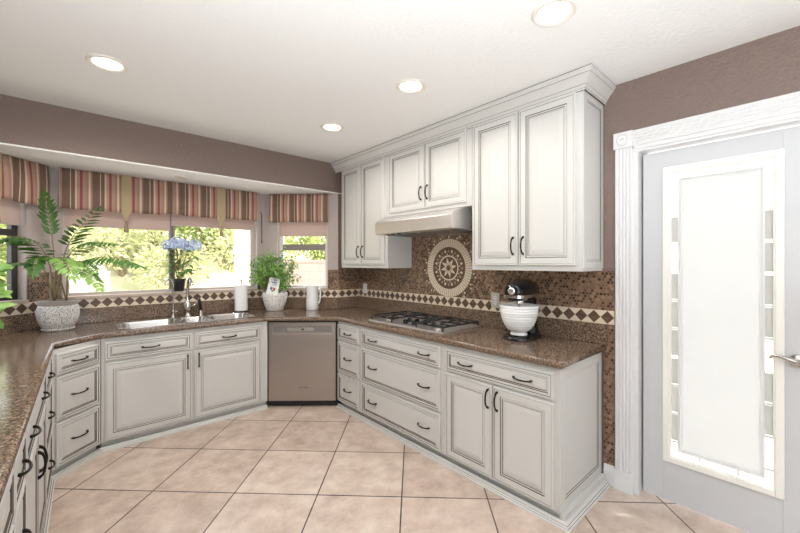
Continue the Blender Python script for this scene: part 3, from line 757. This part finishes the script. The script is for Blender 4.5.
for s_ in (-1, 1): m.box(-.40, -.10, s_*.22-.19, s_*.22+.19, -.006, -.0005)
m.build('filter', P('grey_filter', (.25, .24, .23), .5, .8), hd)
for y_ in (.34, .26, .18):
    m = MB(); m.box(-.47, -.44, y_-.012, y_+.012, -.008, -.0005); m.build('switch', BLKP, hd)

# ---------------------------------------------------------------- recessed lights
def rlight(name, label, loc, r, lens, on):
    t = thing(name, label, 'ceiling light', loc, 0, None)
    m = MB(); m.lathe([(r, 0), (r, -.004), (r*.94, -.010), (r*.82, -.010), (r*.74, -.004), (r*.70, -.001)], 40); m.build('trim_ring', RINGM, t, smooth=40)
    m = MB(); m.lathe([(0, -.0045), (r*.66, -.004), (r*.73, -.0025)], 32); m.build('lens', lens, t, smooth=True)
    if on:
        s_ = light('lamp_glow', 'SPOT', (0, 0, -.03), on, (1, .94, .86), t, spot_size=R(172), spot_blend=.6, shadow_soft_size=.07)
    return t
for (x, y), lb in zip([(.16, 2.71), (1.655, 1.735), (1.657, 2.705), (1.655, .78)],
        ['lit recessed ceiling light on the left, nearest the window bay soffit', 'lit recessed ceiling light above the space before the cooktop',
         'lit recessed ceiling light farthest back near the corner wall cabinet', 'lit recessed ceiling light at the top edge near the door']):
    rlight('recessed_light', lb, (x, y, ZC-.0005), .098, LENS, 9 if y < 1 else 60 if x < 1 else 19)
rlight('recessed_light', 'small unlit recessed light in low bay ceiling', (.79, 3.975, ZS-.0005), .06, LENSOFF, 0)

# ---------------------------------------------------------------- window textiles
def cloth(name, x0, x1, z0, z1, y, mat, parent, amp=.006, waves=None, pinch=(), sag=0, uoff=0, nx=None):
    me = bpy.data.meshes.new(name); bm = bmesh.new(); uvl = bm.loops.layers.uv.new('UVMap')
    L = x1-x0; nx = nx or max(6, int(L/.012)); nz = 8; g = []
    waves = waves if waves is not None else L/.19
    for i in range(nx+1):
        u = i/nx; x = x0+L*u; col = []
        for j in range(nz+1):
            v = j/nz; z = z1+(z0-z1)*v
            yy = y-amp*v*(.6+math.sin(u*waves*2*PI+.7))-.008*math.sin(PI*v)
            zz = z
            for c, wd, dp in pinch:
                e = math.exp(-((x-c)/wd)**2); yy += (-dp*math.cos((x-c)/wd*3.5))*e*(.4+.6*v); zz += .018*e*v
            zz -= sag*math.sin(PI*u)*v
            col.append(bm.verts.new((x, yy, zz)))
        g.append(col)
    for i in range(nx):
        for j in range(nz):
            f = bm.faces.new((g[i][j], g[i][j+1], g[i+1][j+1], g[i+1][j])); f.smooth = True
            for lp in f.loops: lp[uvl].uv = (lp.vert.co.x+uoff, lp.vert.co.z)
    bm.to_mesh(me); bm.free(); me.materials.append(mat)
    o = obj(name, me, parent)
    so = o.modifiers.new('thickness', 'SOLIDIFY'); so.thickness = .004; so.offset = 0
    return o
def tab(parent, xc, w, y, z0, z1, zt):
    m = MB(); y0 = y-.012
    m.mesh([(xc-w/2, y0, z1), (xc+w/2, y0, z1), (xc+w/2, y0, z0), (xc, y0, zt), (xc-w/2, y0, z0), (xc-w/2, y0+.005, z1), (xc+w/2, y0+.005, z1), (xc+w/2, y0+.005, z0), (xc, y0+.005, zt), (xc-w/2, y0+.005, z0)],
           [(4, 3, 2, 1, 0), (5, 6, 7, 8, 9), (0, 1, 6, 5), (1, 2, 7, 6), (2, 3, 8, 7), (3, 4, 9, 8), (4, 0, 5, 9)])
    t = m.build('fabric_tab', TANFAB, parent)
    m = MB(); m.lathe([(0, .008), (.008, .004), (.009, -.008), (.006, -.014), (.013, -.03), (.019, -.085), (.016, -.098), (0, -.098)], 12, (xc, y0, zt))
    m.build('tassel', P('tan_tassel', (.30, .22, .15), .9), t, smooth=40)
ZV0, ZV1 = 1.932, ZS-.003
v = thing('window_valance', 'long striped valance with tan tasselled tabs over the sink window', 'valance', (BL1[0], BL1[1], 0), ACn, 'striped valances of the bay')
X0 = .06; ofs = BL1[0]
cloth('striped_panel', .06, .50, ZV0-.012, ZV1, -.075, STRIPE, v, uoff=.10)
cloth('striped_panel', .53, .885, ZV0-.008, ZV1, -.075, STRIPE, v, uoff=.13, pinch=[(.865, .05, .012)])
cloth('striped_panel', .885, 1.30, ZV0, ZV1, -.075, STRIPE, v, uoff=.03, pinch=[(.905, .05, .012)])
cloth('striped_panel', 1.36, 1.735, ZV0+.005, ZV1, -.075, STRIPE, v, uoff=.22)
tab(v, .515, .072, -.085, ZV0-.008, ZV1, 1.835); tab(v, 1.34, .085, -.085, ZV0-.002, ZV1, 1.84)
v = thing('window_valance', 'short striped valance over the right bay window', 'valance', (BR1[0], BR1[1], 0), AR, 'striped valances of the bay')
cloth('striped_panel', .085, .785, ZV0, ZV1, -.03, STRIPE, v, uoff=.05)
v = thing('window_valance', 'gathered striped valance over the dark-framed left window', 'valance', (BL0[0], BL0[1], 0), AL, 'striped valances of the bay')
cloth('striped_panel', .05, .46, ZV0-.005, ZV1, -.05, STRIPE, v, uoff=.12, amp=.012, pinch=[(.44, .05, .014)])
cloth('striped_panel', .47, .83, ZV0-.012, ZV1, -.05, STRIPE, v, uoff=.02, amp=.014, pinch=[(.53, .07, .016)])
tab(v, .44, .06, -.062, ZV0+.01, ZV1, 1.84)
def shade(label, A, ang, x0, x1, z0, group='roller shades'):
    r = thing('roller_shade', label, 'shade', (A[0], A[1], 0), ang, group)
    m = MB(); m.box(x0, x1, .035, .037, z0, 2.14); m.build('shade_cloth', SHADE, r)
    m = MB(); m.box(x0, x1, .030, .042, z0-.018, z0); m.build('hem_bar', SHADE, r)
    m = MB(); m.lathe([(0, 0), (.016, 0), (.016, x1-x0), (0, x1-x0)], 14)
    for q in m.bm.verts: q.co = Vector((x0+q.co.z, .045+q.co.x, 2.135+q.co.y))
    m.build('roller', ALUM, r, smooth=40)
shade('pale brown roller shade behind left half of sink window valance', BL1, ACn, .10, .885, 1.80)
shade('pale brown roller shade behind right half of sink window valance', BL1, ACn, .90, 1.74, 1.855)
shade('pale brown roller shade in the right bay window', BR1, AR, .18, .75, 1.79)
shade('pale brown roller shade in the dark-framed left window', BL0, AL, .10, .685, 1.77)
# wall hook by the right bend
m = MB(); m.tube([(1.676, 4.30, 1.70), (1.676, 4.30, 2.0), (1.668, 4.288, 2.03), (1.650, 4.27, 2.045)], .004, 8); m.lathe([(0, 0), (.008, 0), (.008, .02), (0, .02)], 10, (1.676, 4.30, 1.69))
tag(m.build('blind_wand', DARKFR), 'thin dark wand hanging at right end of sink window', 'wand')

# ---------------------------------------------------------------- outlets
def outlet(label, y, z, mt, w=.074, h=.118):
    r = thing('wall_outlet', label, 'outlet', (XW-.0125, y, z), -PI/2)
    m = MB(); m.box(-w/2, w/2, -.006, 0, -h/2, h/2); m.build('cover_plate', mt, r, bevel=.003)
    for s_ in (-1, 1):
        m = MB(); m.lathe([(0, 0), (.017, 0), (.017, .002), (0, .002)], 18)
        for q in m.bm.verts: q.co = Vector((q.co.x*.9, -.006-q.co.z, s_*.021+q.co.y))
        for dx in (-.006, .006): m.box(dx-.0012, dx+.0012, -.0086, -.008, s_*.021-.004, s_*.021+.006, 1)
        m.build('socket', [WHITE, BLKP], r)
outlet('white wall outlet in the tile border near the corner', 3.545, 1.15, WHITE)
outlet('steel-plated wall outlet in the tile left of the mixer', 1.735, 1.145, P('outlet_plate', (.55, .52, .49), .35, .4), .08, .125)

# ---------------------------------------------------------------- stand mixer
mx = thing('stand_mixer', 'black stand mixer with white ribbed bowl on granite worktop', 'stand mixer', (2.395, 1.375, .9167), math.atan2(-.14, -.99))
# local +x is the mixer front
m = MB()
m.loft([[(x, y, z) for x, y in rrect(-.205+i, .135-i, -.105+i, .105-i, .09, 6)] for i, z in ((0, 0), (0, .014), (.008, .024), (.03, .028))], 0, True, True)
m.loft([[(-.155+x, y, z) for x, y in rrect(-a, a, -b, b, min(a, b)*.9, 5)] for a, b, z in ((.06, .075, .02), (.052, .062, .07), (.046, .052, .16), (.048, .052, .24), (.06, .055, .275))], 0, True, True)
m.build('stand', BLACK, mx, smooth=50)
m = MB(); loops = []
for t, ry, rz_, zc in ((-.225, .02, .024, .338), (-.215, .05, .052, .338), (-.18, .070, .072, .338), (-.10, .078, .078, .339), (-.02, .078, .077, .339), (.06, .075, .073, .338), (.115, .068, .066, .336), (.143, .058, .057, .335), (.150, .048, .047, .335)):
    loops.append([(t, ry*math.cos(2*PI*k/28), zc+rz_*math.sin(2*PI*k/28)) for k in range(28)])
m.loft(loops, 0, True, True)
head = m.build('motor_head', BLACK, mx, smooth=True)
m = MB(); lo = []
for t, ry, rz_, in ((-.14, .076, .073), (.0, .079, .0735), (.06, .0755, .067), (.115, .0685, .058), (.143, .0585, .047)):
    lo.append((t, ry))
band = [(x, y) for x, y in lo]+[(.152, .04), (.154, 0)]
path = band+[(x, -y) for x, y in reversed(band[:-1])]
m.loft([[(x*1.008, y*1.025, z) for x, y in path] for z in (.296, .316)][::-1], 0)
m.build('trim_band', STEELL, head, fix=True)
text_mesh('logo', 'KitchenAid', .018, BLKP, head, (.01, -.0830, .306), (PI/2, 0, 0))
m = MB(); m.lathe([(0, .156-.14), (.020, .0155), (.025, .012), (.026, 0), (.030, -.004)], 24)
for q in m.bm.verts: q.co = Vector((.150+q.co.z, q.co.x, .345+q.co.y))
m.build('hub_cap', STEELL, head, smooth=40)
m = MB(); m.lathe([(0, .245), (.022, .245), (.040, .255), (.040, .285), (.030, .30), (0, .30)], 20, (.03, 0, 0)); m.build('planetary', STEELL, head, smooth=40)
m = MB(); m.tube([(.03, 0, .25), (.03, 0, .16)], .007, 8); m.build('beater_shaft', STEELL, head)
m = MB(); pr = [(0, .030), (.055, .030), (.060, .034), (.054, .046), (.058, .056)]
for k in range(25):
    t = k/24; rr_ = .062+(.131-.062)*math.sin(t*PI/2)**.6; pr.append((rr_+.0022*math.sin(t*24*2.4), .06+t*.165))
pr += [(.133, .232), (.133, .240), (.128, .241), (.125, .232), (.11, .15), (.06, .07), (0, .062)]
m.lathe(pr, 48, (.03, 0, 0)); m.build('bowl', CERAM, mx, smooth=50)
m = MB(); m.tube([(-.17, -.055, .30), (-.17, -.078, .30)], [.012, .012], 12); m.build('speed_knob', STEELL, mx, smooth=50)

# ---------------------------------------------------------------- counter objects by the window
pt = thing('paper_towel_holder', 'roll of white paper towel on black upright holder beside the sink', 'paper towel holder', (1.405, 4.19, .9165))
m = MB(); m.lathe([(0, 0), (.085, 0), (.085, .010), (.08, .014), (0, .014)], 28); m.tube([(0, 0, .01), (0, 0, .335)], .006, 8); m.lathe([(0, .335), (.009, .337), (.009, .349), (0, .352)], 12); m.build('stand', BLKP, pt, smooth=40)
m = MB(); m.lathe([(.02, .016), (.066, .016), (.066, .294), (.02, .294), (.02, .016)], 32); m.build('paper_roll', PAPER, pt, smooth=40)
pj = thing('pitcher', 'tall white ceramic pitcher under the right bay window', 'pitcher', (2.08, 3.83, .9165), R(-40))
m = MB(); m.lathe([(0, 0), (.064, 0), (.071, .01), (.071, .10), (.066, .19), (.066, .25), (.069, .27), (.065, .27), (.062, .25), (.061, .19), (.064, .03), (0, .02)], 32); m.build('body', CERAM, pj, smooth=50)
m = MB(); m.tube([(.062, 0, .235), (.082, 0, .24), (.092, 0, .215), (.092, 0, .14), (.082, 0, .085), (.066, 0, .07)], [.009]*6, 10); m.build('handle', CERAM, pj, smooth=50)
m = MB(); m.mesh([(-.056, -.03, .264), (-.056, .03, .264), (-.090, 0, .279), (-.055, 0, .225), (-.052, 0, .268)], [(0, 2, 3), (2, 1, 3), (0, 4, 2), (4, 1, 2)]); m.build('spout', CERAM, pj)

def pot_mesh(prof, seg=40): m = MB(); m.lathe(prof, seg); return m
# --- big palm
pp = thing('potted_palm', 'tall parlour palm in a big white speckled pot in left counter corner', 'potted plant', (-.072, 4.03, .9165))
m = pot_mesh([(0, .012), (.080, .012), (.096, .020), (.120, .07), (.131, .12), (.130, .165), (.121, .198), (.117, .202)]); m.build('pot', SPECK, pp, smooth=60)
m = MB(); m.lathe([(.116, .202), (.123, .206), (.125, .236), (.116, .240), (.112, .226), (.0, .220)], 40); m.build('pot_rim', POTRIM, pp, smooth=40)
m = MB(); m.lathe([(0, 0), (.092, 0), (.104, .012), (.102, .018), (0, .014)], 36); m.build('saucer', SPECK, pp, smooth=40)
m = MB(); m.lathe([(0, .230), (.112, .226)], 24); m.build('soil', SOIL, pp)
FR = [[(-.098, 4.054, 1.462), (-.109, 4.024, 1.677), (-.146, 3.964, 1.974)],
[(-.038, 3.973, 1.462), (-.002, 3.874, 1.634), (.151, 3.629, 1.851)],
[(-.026, 3.949, 1.462), (.067, 3.732, 1.608), (.246, 3.436, 1.595)],
[(-.014, 3.912, 1.414), (.188, 3.529, 1.506), (.359, 3.2, 1.439)],
[(-.12, 4.007, 1.43), (-.21, 3.819, 1.638), (-.387, 3.709, 1.604)],
[(-.083, 3.907, 1.415), (-.057, 3.681, 1.505), (.009, 3.461, 1.362)],
[(-.014, 3.885, 1.383), (.076, 3.629, 1.401), (.159, 3.42, 1.273)],
[(-.152, 3.969, 1.399), (-.26, 3.797, 1.461), (-.387, 3.709, 1.406)],
[(-.049, 3.943, 1.398), (.043, 3.726, 1.477), (.13, 3.514, 1.388)],
[(-.096, 3.986, 1.43), (-.169, 3.85, 1.514), (-.195, 3.739, 1.389)]]
LENS_F = [.11, .125, .12, .15, .165, .125, .10, .12, .10, .10]
base = Vector((-.072, 4.03, .9165))
for k, (fr_, ll) in enumerate(zip(FR, LENS_F)):
    a, b, c = [Vector(q)-base for q in fr_]
    root_ = Vector((.05*math.cos(k*2.1), .05*math.sin(k*2.1), .225))
    m = MB(); pts = []
    for i in range(6): t = i/6; pts.append(root_.lerp(a, t)+Vector((0, 0, .02*math.sin(PI*t))))
    cv = []
    bb = 2*b-(a+c)*.5; bb = b.lerp(bb, .8)
    for i in range(19):
        t = i/18; cv.append((1-t)**2*a+2*t*(1-t)*bb+t*t*c)
    allp = pts+cv
    m.tube(allp, [.0055-.0045*i/len(allp) for i in range(len(allp))], 6, 1)
    start = 9 if k == 0 else 7 if k == 1 else 3
    for i in range(start, 19):
        t = (i-start)/(18-start); p = cv[i]; tg = (cv[min(i+1, 18)]-cv[max(i-1, 0)]).normalized()
        sd = tg.cross(Vector((0, 0, 1)))
        if sd.length < .3: sd = Vector((.74, -.67, 0))
        if k == 0: sd = Vector((.74, -.67, 0))
        sd.normalize(); le = ll*(.55+.45*math.sin(PI*min(1, .25+.75*t)))*(1 if t < .85 else .8)
        for s_ in (-1, 1):
            dd = sd*s_*.85+tg*.75+Vector((0, 0, -.45 if k in (2, 3, 4) else -.12 if k else .0))+Vector((random.uniform(-.1, .1), random.uniform(-.1, .1), random.uniform(-.12, .05)))
            m.leaf(p, dd, sd.cross(tg)*1.0, le*random.uniform(.85, 1.1), .030 if k == 0 else .024, 0, .10)
    m.leaf(cv[-1], cv[-1]-cv[-3], (0, 0, 1), ll*.7, .02)
    m.build('frond', [LEAFP if k not in (5, 6, 8) else LEAFB, STEM], pp, smooth=True)
# --- bright plant cropped at the left edge
lp = thing('leafy_houseplant', 'bright green broad-leaved plant cut off at left picture edge', 'potted plant', (-.50, 3.30, .9165))
m = pot_mesh([(0, 0), (.085, 0), (.09, .01), (.115, .15), (.12, .17), (.108, .17), (.10, .14), (0, .13)]); m.build('pot', CERAM, lp, smooth=50)
m = MB()
for k in range(46):
    a = random.uniform(0, 2*PI); hh = random.uniform(.16, .56); rr_ = .08+.17*random.random()+.05*(1-abs(hh-.36)/.2)
    p0_ = Vector((.03*math.cos(a), .03*math.sin(a), .14)); p1 = Vector((max(-.06, min(rr_*math.cos(a), .13)), rr_*math.sin(a), hh))
    m.tube([p0_, p0_.lerp(p1, .5)+Vector((0, 0, .03)), p1], .003, 5, 1)
    m.leaf(p1, Vector((max(-.25, math.cos(a)*.6), math.sin(a), random.uniform(-1.2, .6))), (.3, -.8, .6), random.uniform(.11, .16), random.uniform(.04, .06))
m.build('foliage', [LEAFB, STEM], lp, smooth=True)
# --- bushy plant in the white pot
gp = thing('bushy_houseplant', 'bushy fine-leaved green plant in white ribbed pot under bend of bay', 'potted plant', (1.735, 4.06, .9165))
m = pot_mesh([(0, 0), (.085, 0), (.092, .006), (.118, .08), (.135, .15), (.137, .19), (.128, .205), (.120, .20), (.118, .17), (0, .165)]); m.build('pot', SPECK, gp, smooth=60)
m = MB()
for k in range(42):
    a = random.uniform(0, 2*PI); el = random.uniform(.25, 1.4); rr_ = random.uniform(.22, .36)
    tip = Vector((math.cos(a)*math.cos(el)*rr_*1.0, math.sin(a)*math.cos(el)*rr_*1.0, .25+math.sin(el)*rr_*1.25))
    # keep clear of the windows on both sides
    if tip.y > .2: tip.y = .2
    if tip.x+tip.y > .13: q = (tip.x+tip.y-.13)/2; tip.x -= q; tip.y -= q
    p0_ = Vector((.03*math.cos(a), .03*math.sin(a), .16)); mid = p0_.lerp(tip, .55)+Vector((0, 0, .05))
    pts = [(1-t)**2*p0_+2*t*(1-t)*mid+t*t*tip for t in [i/6 for i in range(7)]]
    m.tube(pts, [.003-.0003*i for i in range(7)], 5, 1)
    for i in range(2, 7):
        for q in range(9):
            d_ = Vector((random.gauss(0, 1), random.gauss(0, 1), random.gauss(0, .8))).normalized()
            b_ = pts[i]+d_*random.uniform(0, .035)
            if b_.z < .40 and -.39*b_.x-.92*b_.y > .02 and abs(.92*b_.x-.39*b_.y+.045) < .085: continue
            m.leaf(b_, d_+Vector((0, 0, -.2)), (random.gauss(0, .5), random.gauss(0, .5), 1), random.uniform(.03, .05), random.uniform(.016, .026))
m.build('foliage', [LEAFB, STEM], gp, smooth=True)
# --- care card leaning in the pot
cd = thing('greeting_card', 'white printed card propped in front of the bushy plant pot', 'card', (1.652, 3.958, 1.105), R(-42)); cd.rotation_euler = (R(-8), R(10), R(-42))
m = MB(); m.box(-.062, .062, -.0015, .0015, 0, .185); m.build('card', PAPER, cd)
m = MB()
for x0, x1, z0, z1, mi in ((-.03, .03, .13, .142, 0), (-.02, .035, .115, .122, 3), (-.035, .03, .10, .106, 3), (-.03, -.005, .05, .085, 0), (0, .028, .045, .08, 1), (-.012, .012, .03, .05, 2), (-.04, .03, .158, .164, 3)):
    m.box(x0, x1, -.0022, -.0016, z0, z1, mi)
m.build('printing', [BLUEP, REDP, LEAFB, GREYT], cd)
# --- hydrangea on the sill
hyd = thing('potted_hydrangea', 'blue hydrangea in a small black pot on the sink window sill', 'potted plant', (.835, 4.345, 1.163))
m = pot_mesh([(0, 0), (.042, 0), (.045, .004), (.058, .105), (.063, .108), (.063, .128), (.056, .128), (.053, .10), (0, .095)], 28); m.build('pot', BLKP, hyd, smooth=40)
stemm = MB(); fol = MB(); heads = [(-.095, -.055, .462), (-.03, -.04, .49), (.065, -.09, .455), (.135, -.075, .470), (.02, -.03, .475)]
for hx_, hy_, hz_ in heads:
    stemm.tube([(hx_*.1, hy_*.1, .1), (hx_*.45, hy_*.6, .28), (hx_, hy_, hz_-.02)], .004, 6)
    m = MB(); c = Vector((hx_, hy_, hz_))
    for k in range(150):
        d_ = Vector((random.gauss(0, 1), random.gauss(0, 1), random.gauss(0, 1))).normalized(); d_.z = max(d_.z, -.45)
        p = c+Vector((d_.x*.062, d_.y*.055, d_.z*.068))
        t1 = d_.cross(Vector((random.gauss(0, 1), random.gauss(0, 1), random.gauss(0, 1)))).normalized(); t2 = d_.normalized().cross(t1); s_ = .012
        m.mesh([p+t1*s_, p+t2*s_, p-t1*s_, p-t2*s_, p+d_*.004], [(0, 1, 4), (1, 2, 4), (2, 3, 4), (3, 0, 4)])
    m.build('flower_head', PETAL, hyd)
for k in range(64):
    a = random.uniform(0, 2*PI); r_ = random.uniform(.03, .13); zz = random.uniform(.20, .44); yy = r_*math.sin(a)-.06
    b_ = Vector((r_*math.cos(a)+.02, min(yy, .0), zz)); d_ = Vector((math.cos(a), math.sin(a)*.6-.4, random.uniform(-.8, .2)))
    stemm.tube([(b_.x*.3, b_.y*.3, zz-.06), b_], .0025, 5)
    fol.leaf(b_, d_, (0, 0, 1), random.uniform(.06, .10), random.uniform(.035, .055))
fol.build('foliage', LEAFH, hyd, smooth=True); stemm.build('stem', STEM, hyd, smooth=True)

# ---------------------------------------------------------------- outside
EARTH = noise_col(P('dry_ground', (.5, .42, .3), .95), 1.2, [(.3, (.55, .45, .33)), (.5, (.64, .57, .40)), (.7, (.46, .49, .22))], 9)
GROUND = P('patio_ground', (.66, .60, .54), .9, bump=(8, .3, .02))
m = MB(); m.box(-9, 12, 4.6, 8.2, -.25, -.13); m.box(2.77, 9, -5, 4.6, -.25, -.13)
structure(m.build('ground_patio', GROUND), 'pale patio paving outside the windows', 'ground')
m = MB(); nx, ny = 44, 26; vs = []
for j in range(ny+1):
    for i in range(nx+1):
        x = -13+30*i/nx; y = 8.1+12*j/ny; t = j/ny
        z = -.2+5.2*t**.85+.22*math.sin(x*1.3+y)+.15*math.sin(x*2.9-y*1.7); z = z if j else -.2
        vs.append((x, y, z))
m.mesh(vs, [(j*(nx+1)+i, j*(nx+1)+i+1, (j+1)*(nx+1)+i+1, (j+1)*(nx+1)+i) for j in range(ny) for i in range(nx)])
structure(m.build('ground_bank', EARTH, smooth=True), 'dry grassy bank rising behind the house', 'ground')
BLOCK = P('block_wall', (.52, .37, .31), .9)
def mat_block():
    n, l, b = nodes(BLOCK); tc = n.new('ShaderNodeTexCoord'); br = n.new('ShaderNodeTexBrick'); sp = n.new('ShaderNodeSeparateXYZ'); cb = n.new('ShaderNodeCombineXYZ')
    l.new(tc.outputs['Object'], sp.inputs[0]); l.new(sp.outputs[0], cb.inputs[0]); l.new(sp.outputs[2], cb.inputs[1]); l.new(cb.outputs[0], br.inputs['Vector'])
    br.inputs['Scale'].default_value = 1; br.inputs['Brick Width'].default_value = .4; br.inputs['Row Height'].default_value = .2; br.inputs['Mortar Size'].default_value = .006
    br.inputs['Color1'].default_value = (.55, .39, .32, 1); br.inputs['Color2'].default_value = (.50, .36, .30, 1); br.inputs['Mortar'].default_value = (.40, .30, .26, 1)
    l.new(br.outputs['Color'], b.inputs['Base Color'])
mat_block()
gw = thing('garden_wall', 'pinkish block garden wall seen through the right bay window', 'garden wall', (3.5, 8.6, -.15), R(-42))
m = MB(); m.box(-.3, 7, 0, .2, 0, 1.62); m.build('block_course', BLOCK, gw)
m = MB(); m.box(-.35, 7.05, -.03, .23, 1.62, 1.68); m.build('cap', BLOCK, gw)
m = MB(); m.box(1.6, 2.0, -.05, .0, 0, 1.62); m.build('pilaster', BLOCK, gw)
pc = thing('patio_column', 'slim pinkish stucco column outside the sink window', 'column', (2.44, 7.22, -.13))
m = MB(); m.box(-.11, .11, -.11, .11, 0, 3.2); m.build('shaft', STUCCO, pc)
m = MB(); m.box(-.15, .15, -.15, .15, 1.75, 1.82); m.box(-.13, .13, -.13, .13, 1.82, 1.9); m.build('collar', STUCCO, pc)
gp2 = thing('garden_post', 'short pale post on the slope behind the palm fronds', 'post', (.45, 7.66, -.13))
m = MB(); m.box(-.03, .03, -.03, .03, 0, 1.42); m.build('post_shaft', STUCCO, gp2); m = MB(); m.box(-.04, .04, -.04, .04, 1.42, 1.45); m.build('post_cap', STUCCO, gp2)
SHL = [noise_col(P('shrub_leaf_a', (.2, .3, .06), .8), 3, [(.3, (.26, .36, .09)), (.7, (.52, .58, .20))]), noise_col(P('shrub_leaf_b', (.3, .35, .1), .8), 3, [(.3, (.42, .46, .17)), (.7, (.66, .64, .36))])]
def shrub_proto(seed, mat):
    rnd = random.Random(seed); m = MB()
    lobes = [(rnd.uniform(-.5, .5), rnd.uniform(-.4, .4), rnd.uniform(.45, 1.0), rnd.uniform(.3, .5)) for _ in range(9)]
    for k in range(2600):
        lx, ly, lz, lr = lobes[k % 9]
        d_ = Vector((rnd.gauss(0, 1), rnd.gauss(0, 1), rnd.gauss(0, 1))).normalized(); q = lr*rnd.uniform(.6, 1.05)
        p = Vector((lx, ly, lz))+d_*q; p.z = max(.03, p.z)
        t1 = d_.cross(Vector((rnd.gauss(0, 1), rnd.gauss(0, 1), rnd.gauss(0, 1)))).normalized(); t2 = (d_+t1*.3).normalized(); s_ = rnd.uniform(.03, .06)
        m.mesh([p, p+t1*s_*.5+t2*s_, p+t2*s_*2, p-t1*s_*.5+t2*s_], [(0, 1, 2, 3)])
    return m
def shrub(proto, loc, sc, rz, label):
    r = dup(proto, loc, rz, label); r.scale = sc; return r
protos = []
for i in range(2):
    r = thing('garden_shrub', '', 'shrub', (0, 0, 0), 0, 'shrubs on the bank'); shrub_proto(11+i, None).build('shrub_foliage', SHL[i], r)
    m = MB()
    for k in range(5): m.tube([(0, 0, 0), (.3*math.cos(k*1.3), .3*math.sin(k*1.3), .7)], [.03, .012], 6)
    m.build('shrub_stem', STEM, r); protos.append(r)
spots = [(-1.4, 10.2, .9, 1.5, 0, 'green shrub on the bank in the left bay window'), (-.3, 11.5, 1.5, 1.7, 1, 'yellowish shrub on bank behind the palm'),
 (.9, 10.8, 1.2, 1.3, 1, 'yellowish shrub on bank above the tasselled tab'), (1.7, 12.0, 2.0, 1.7, 0, 'green shrub high on bank left of window mullion'),
 (2.0, 9.8, .8, 1.1, 1, 'yellowish shrub on bank behind the hydrangea'), (3.0, 11.4, 1.7, 1.6, 0, 'green shrub on bank right of the hydrangea flowers'),
 (3.2, 10.7, 1.2, 1.2, 1, 'yellowish shrub on bank left of the stucco column'), (5.9, 10.2, 1.2, 1.6, 0, 'green shrub above block wall in right window'),
 (7.9, 8.4, .9, 1.6, 0, 'green shrub above block wall far right in right window'), (-2.6, 8.9, .2, 1.4, 1, 'yellowish shrub low in the left bay window'),
 (-4.2, 11.0, 1.2, 2.0, 0, 'large green shrub at far left of bank')]
for k, (x, y, z, sc, pi_, lb) in enumerate(spots):
    r = protos[pi_] if k == pi_ else dup(protos[pi_], (0, 0, 0), 0, lb)
    r['label'] = lb; r.location = (x, y, z-.1); r.rotation_euler = (0, 0, k*1.7); r.scale = (sc, sc, sc*.95)
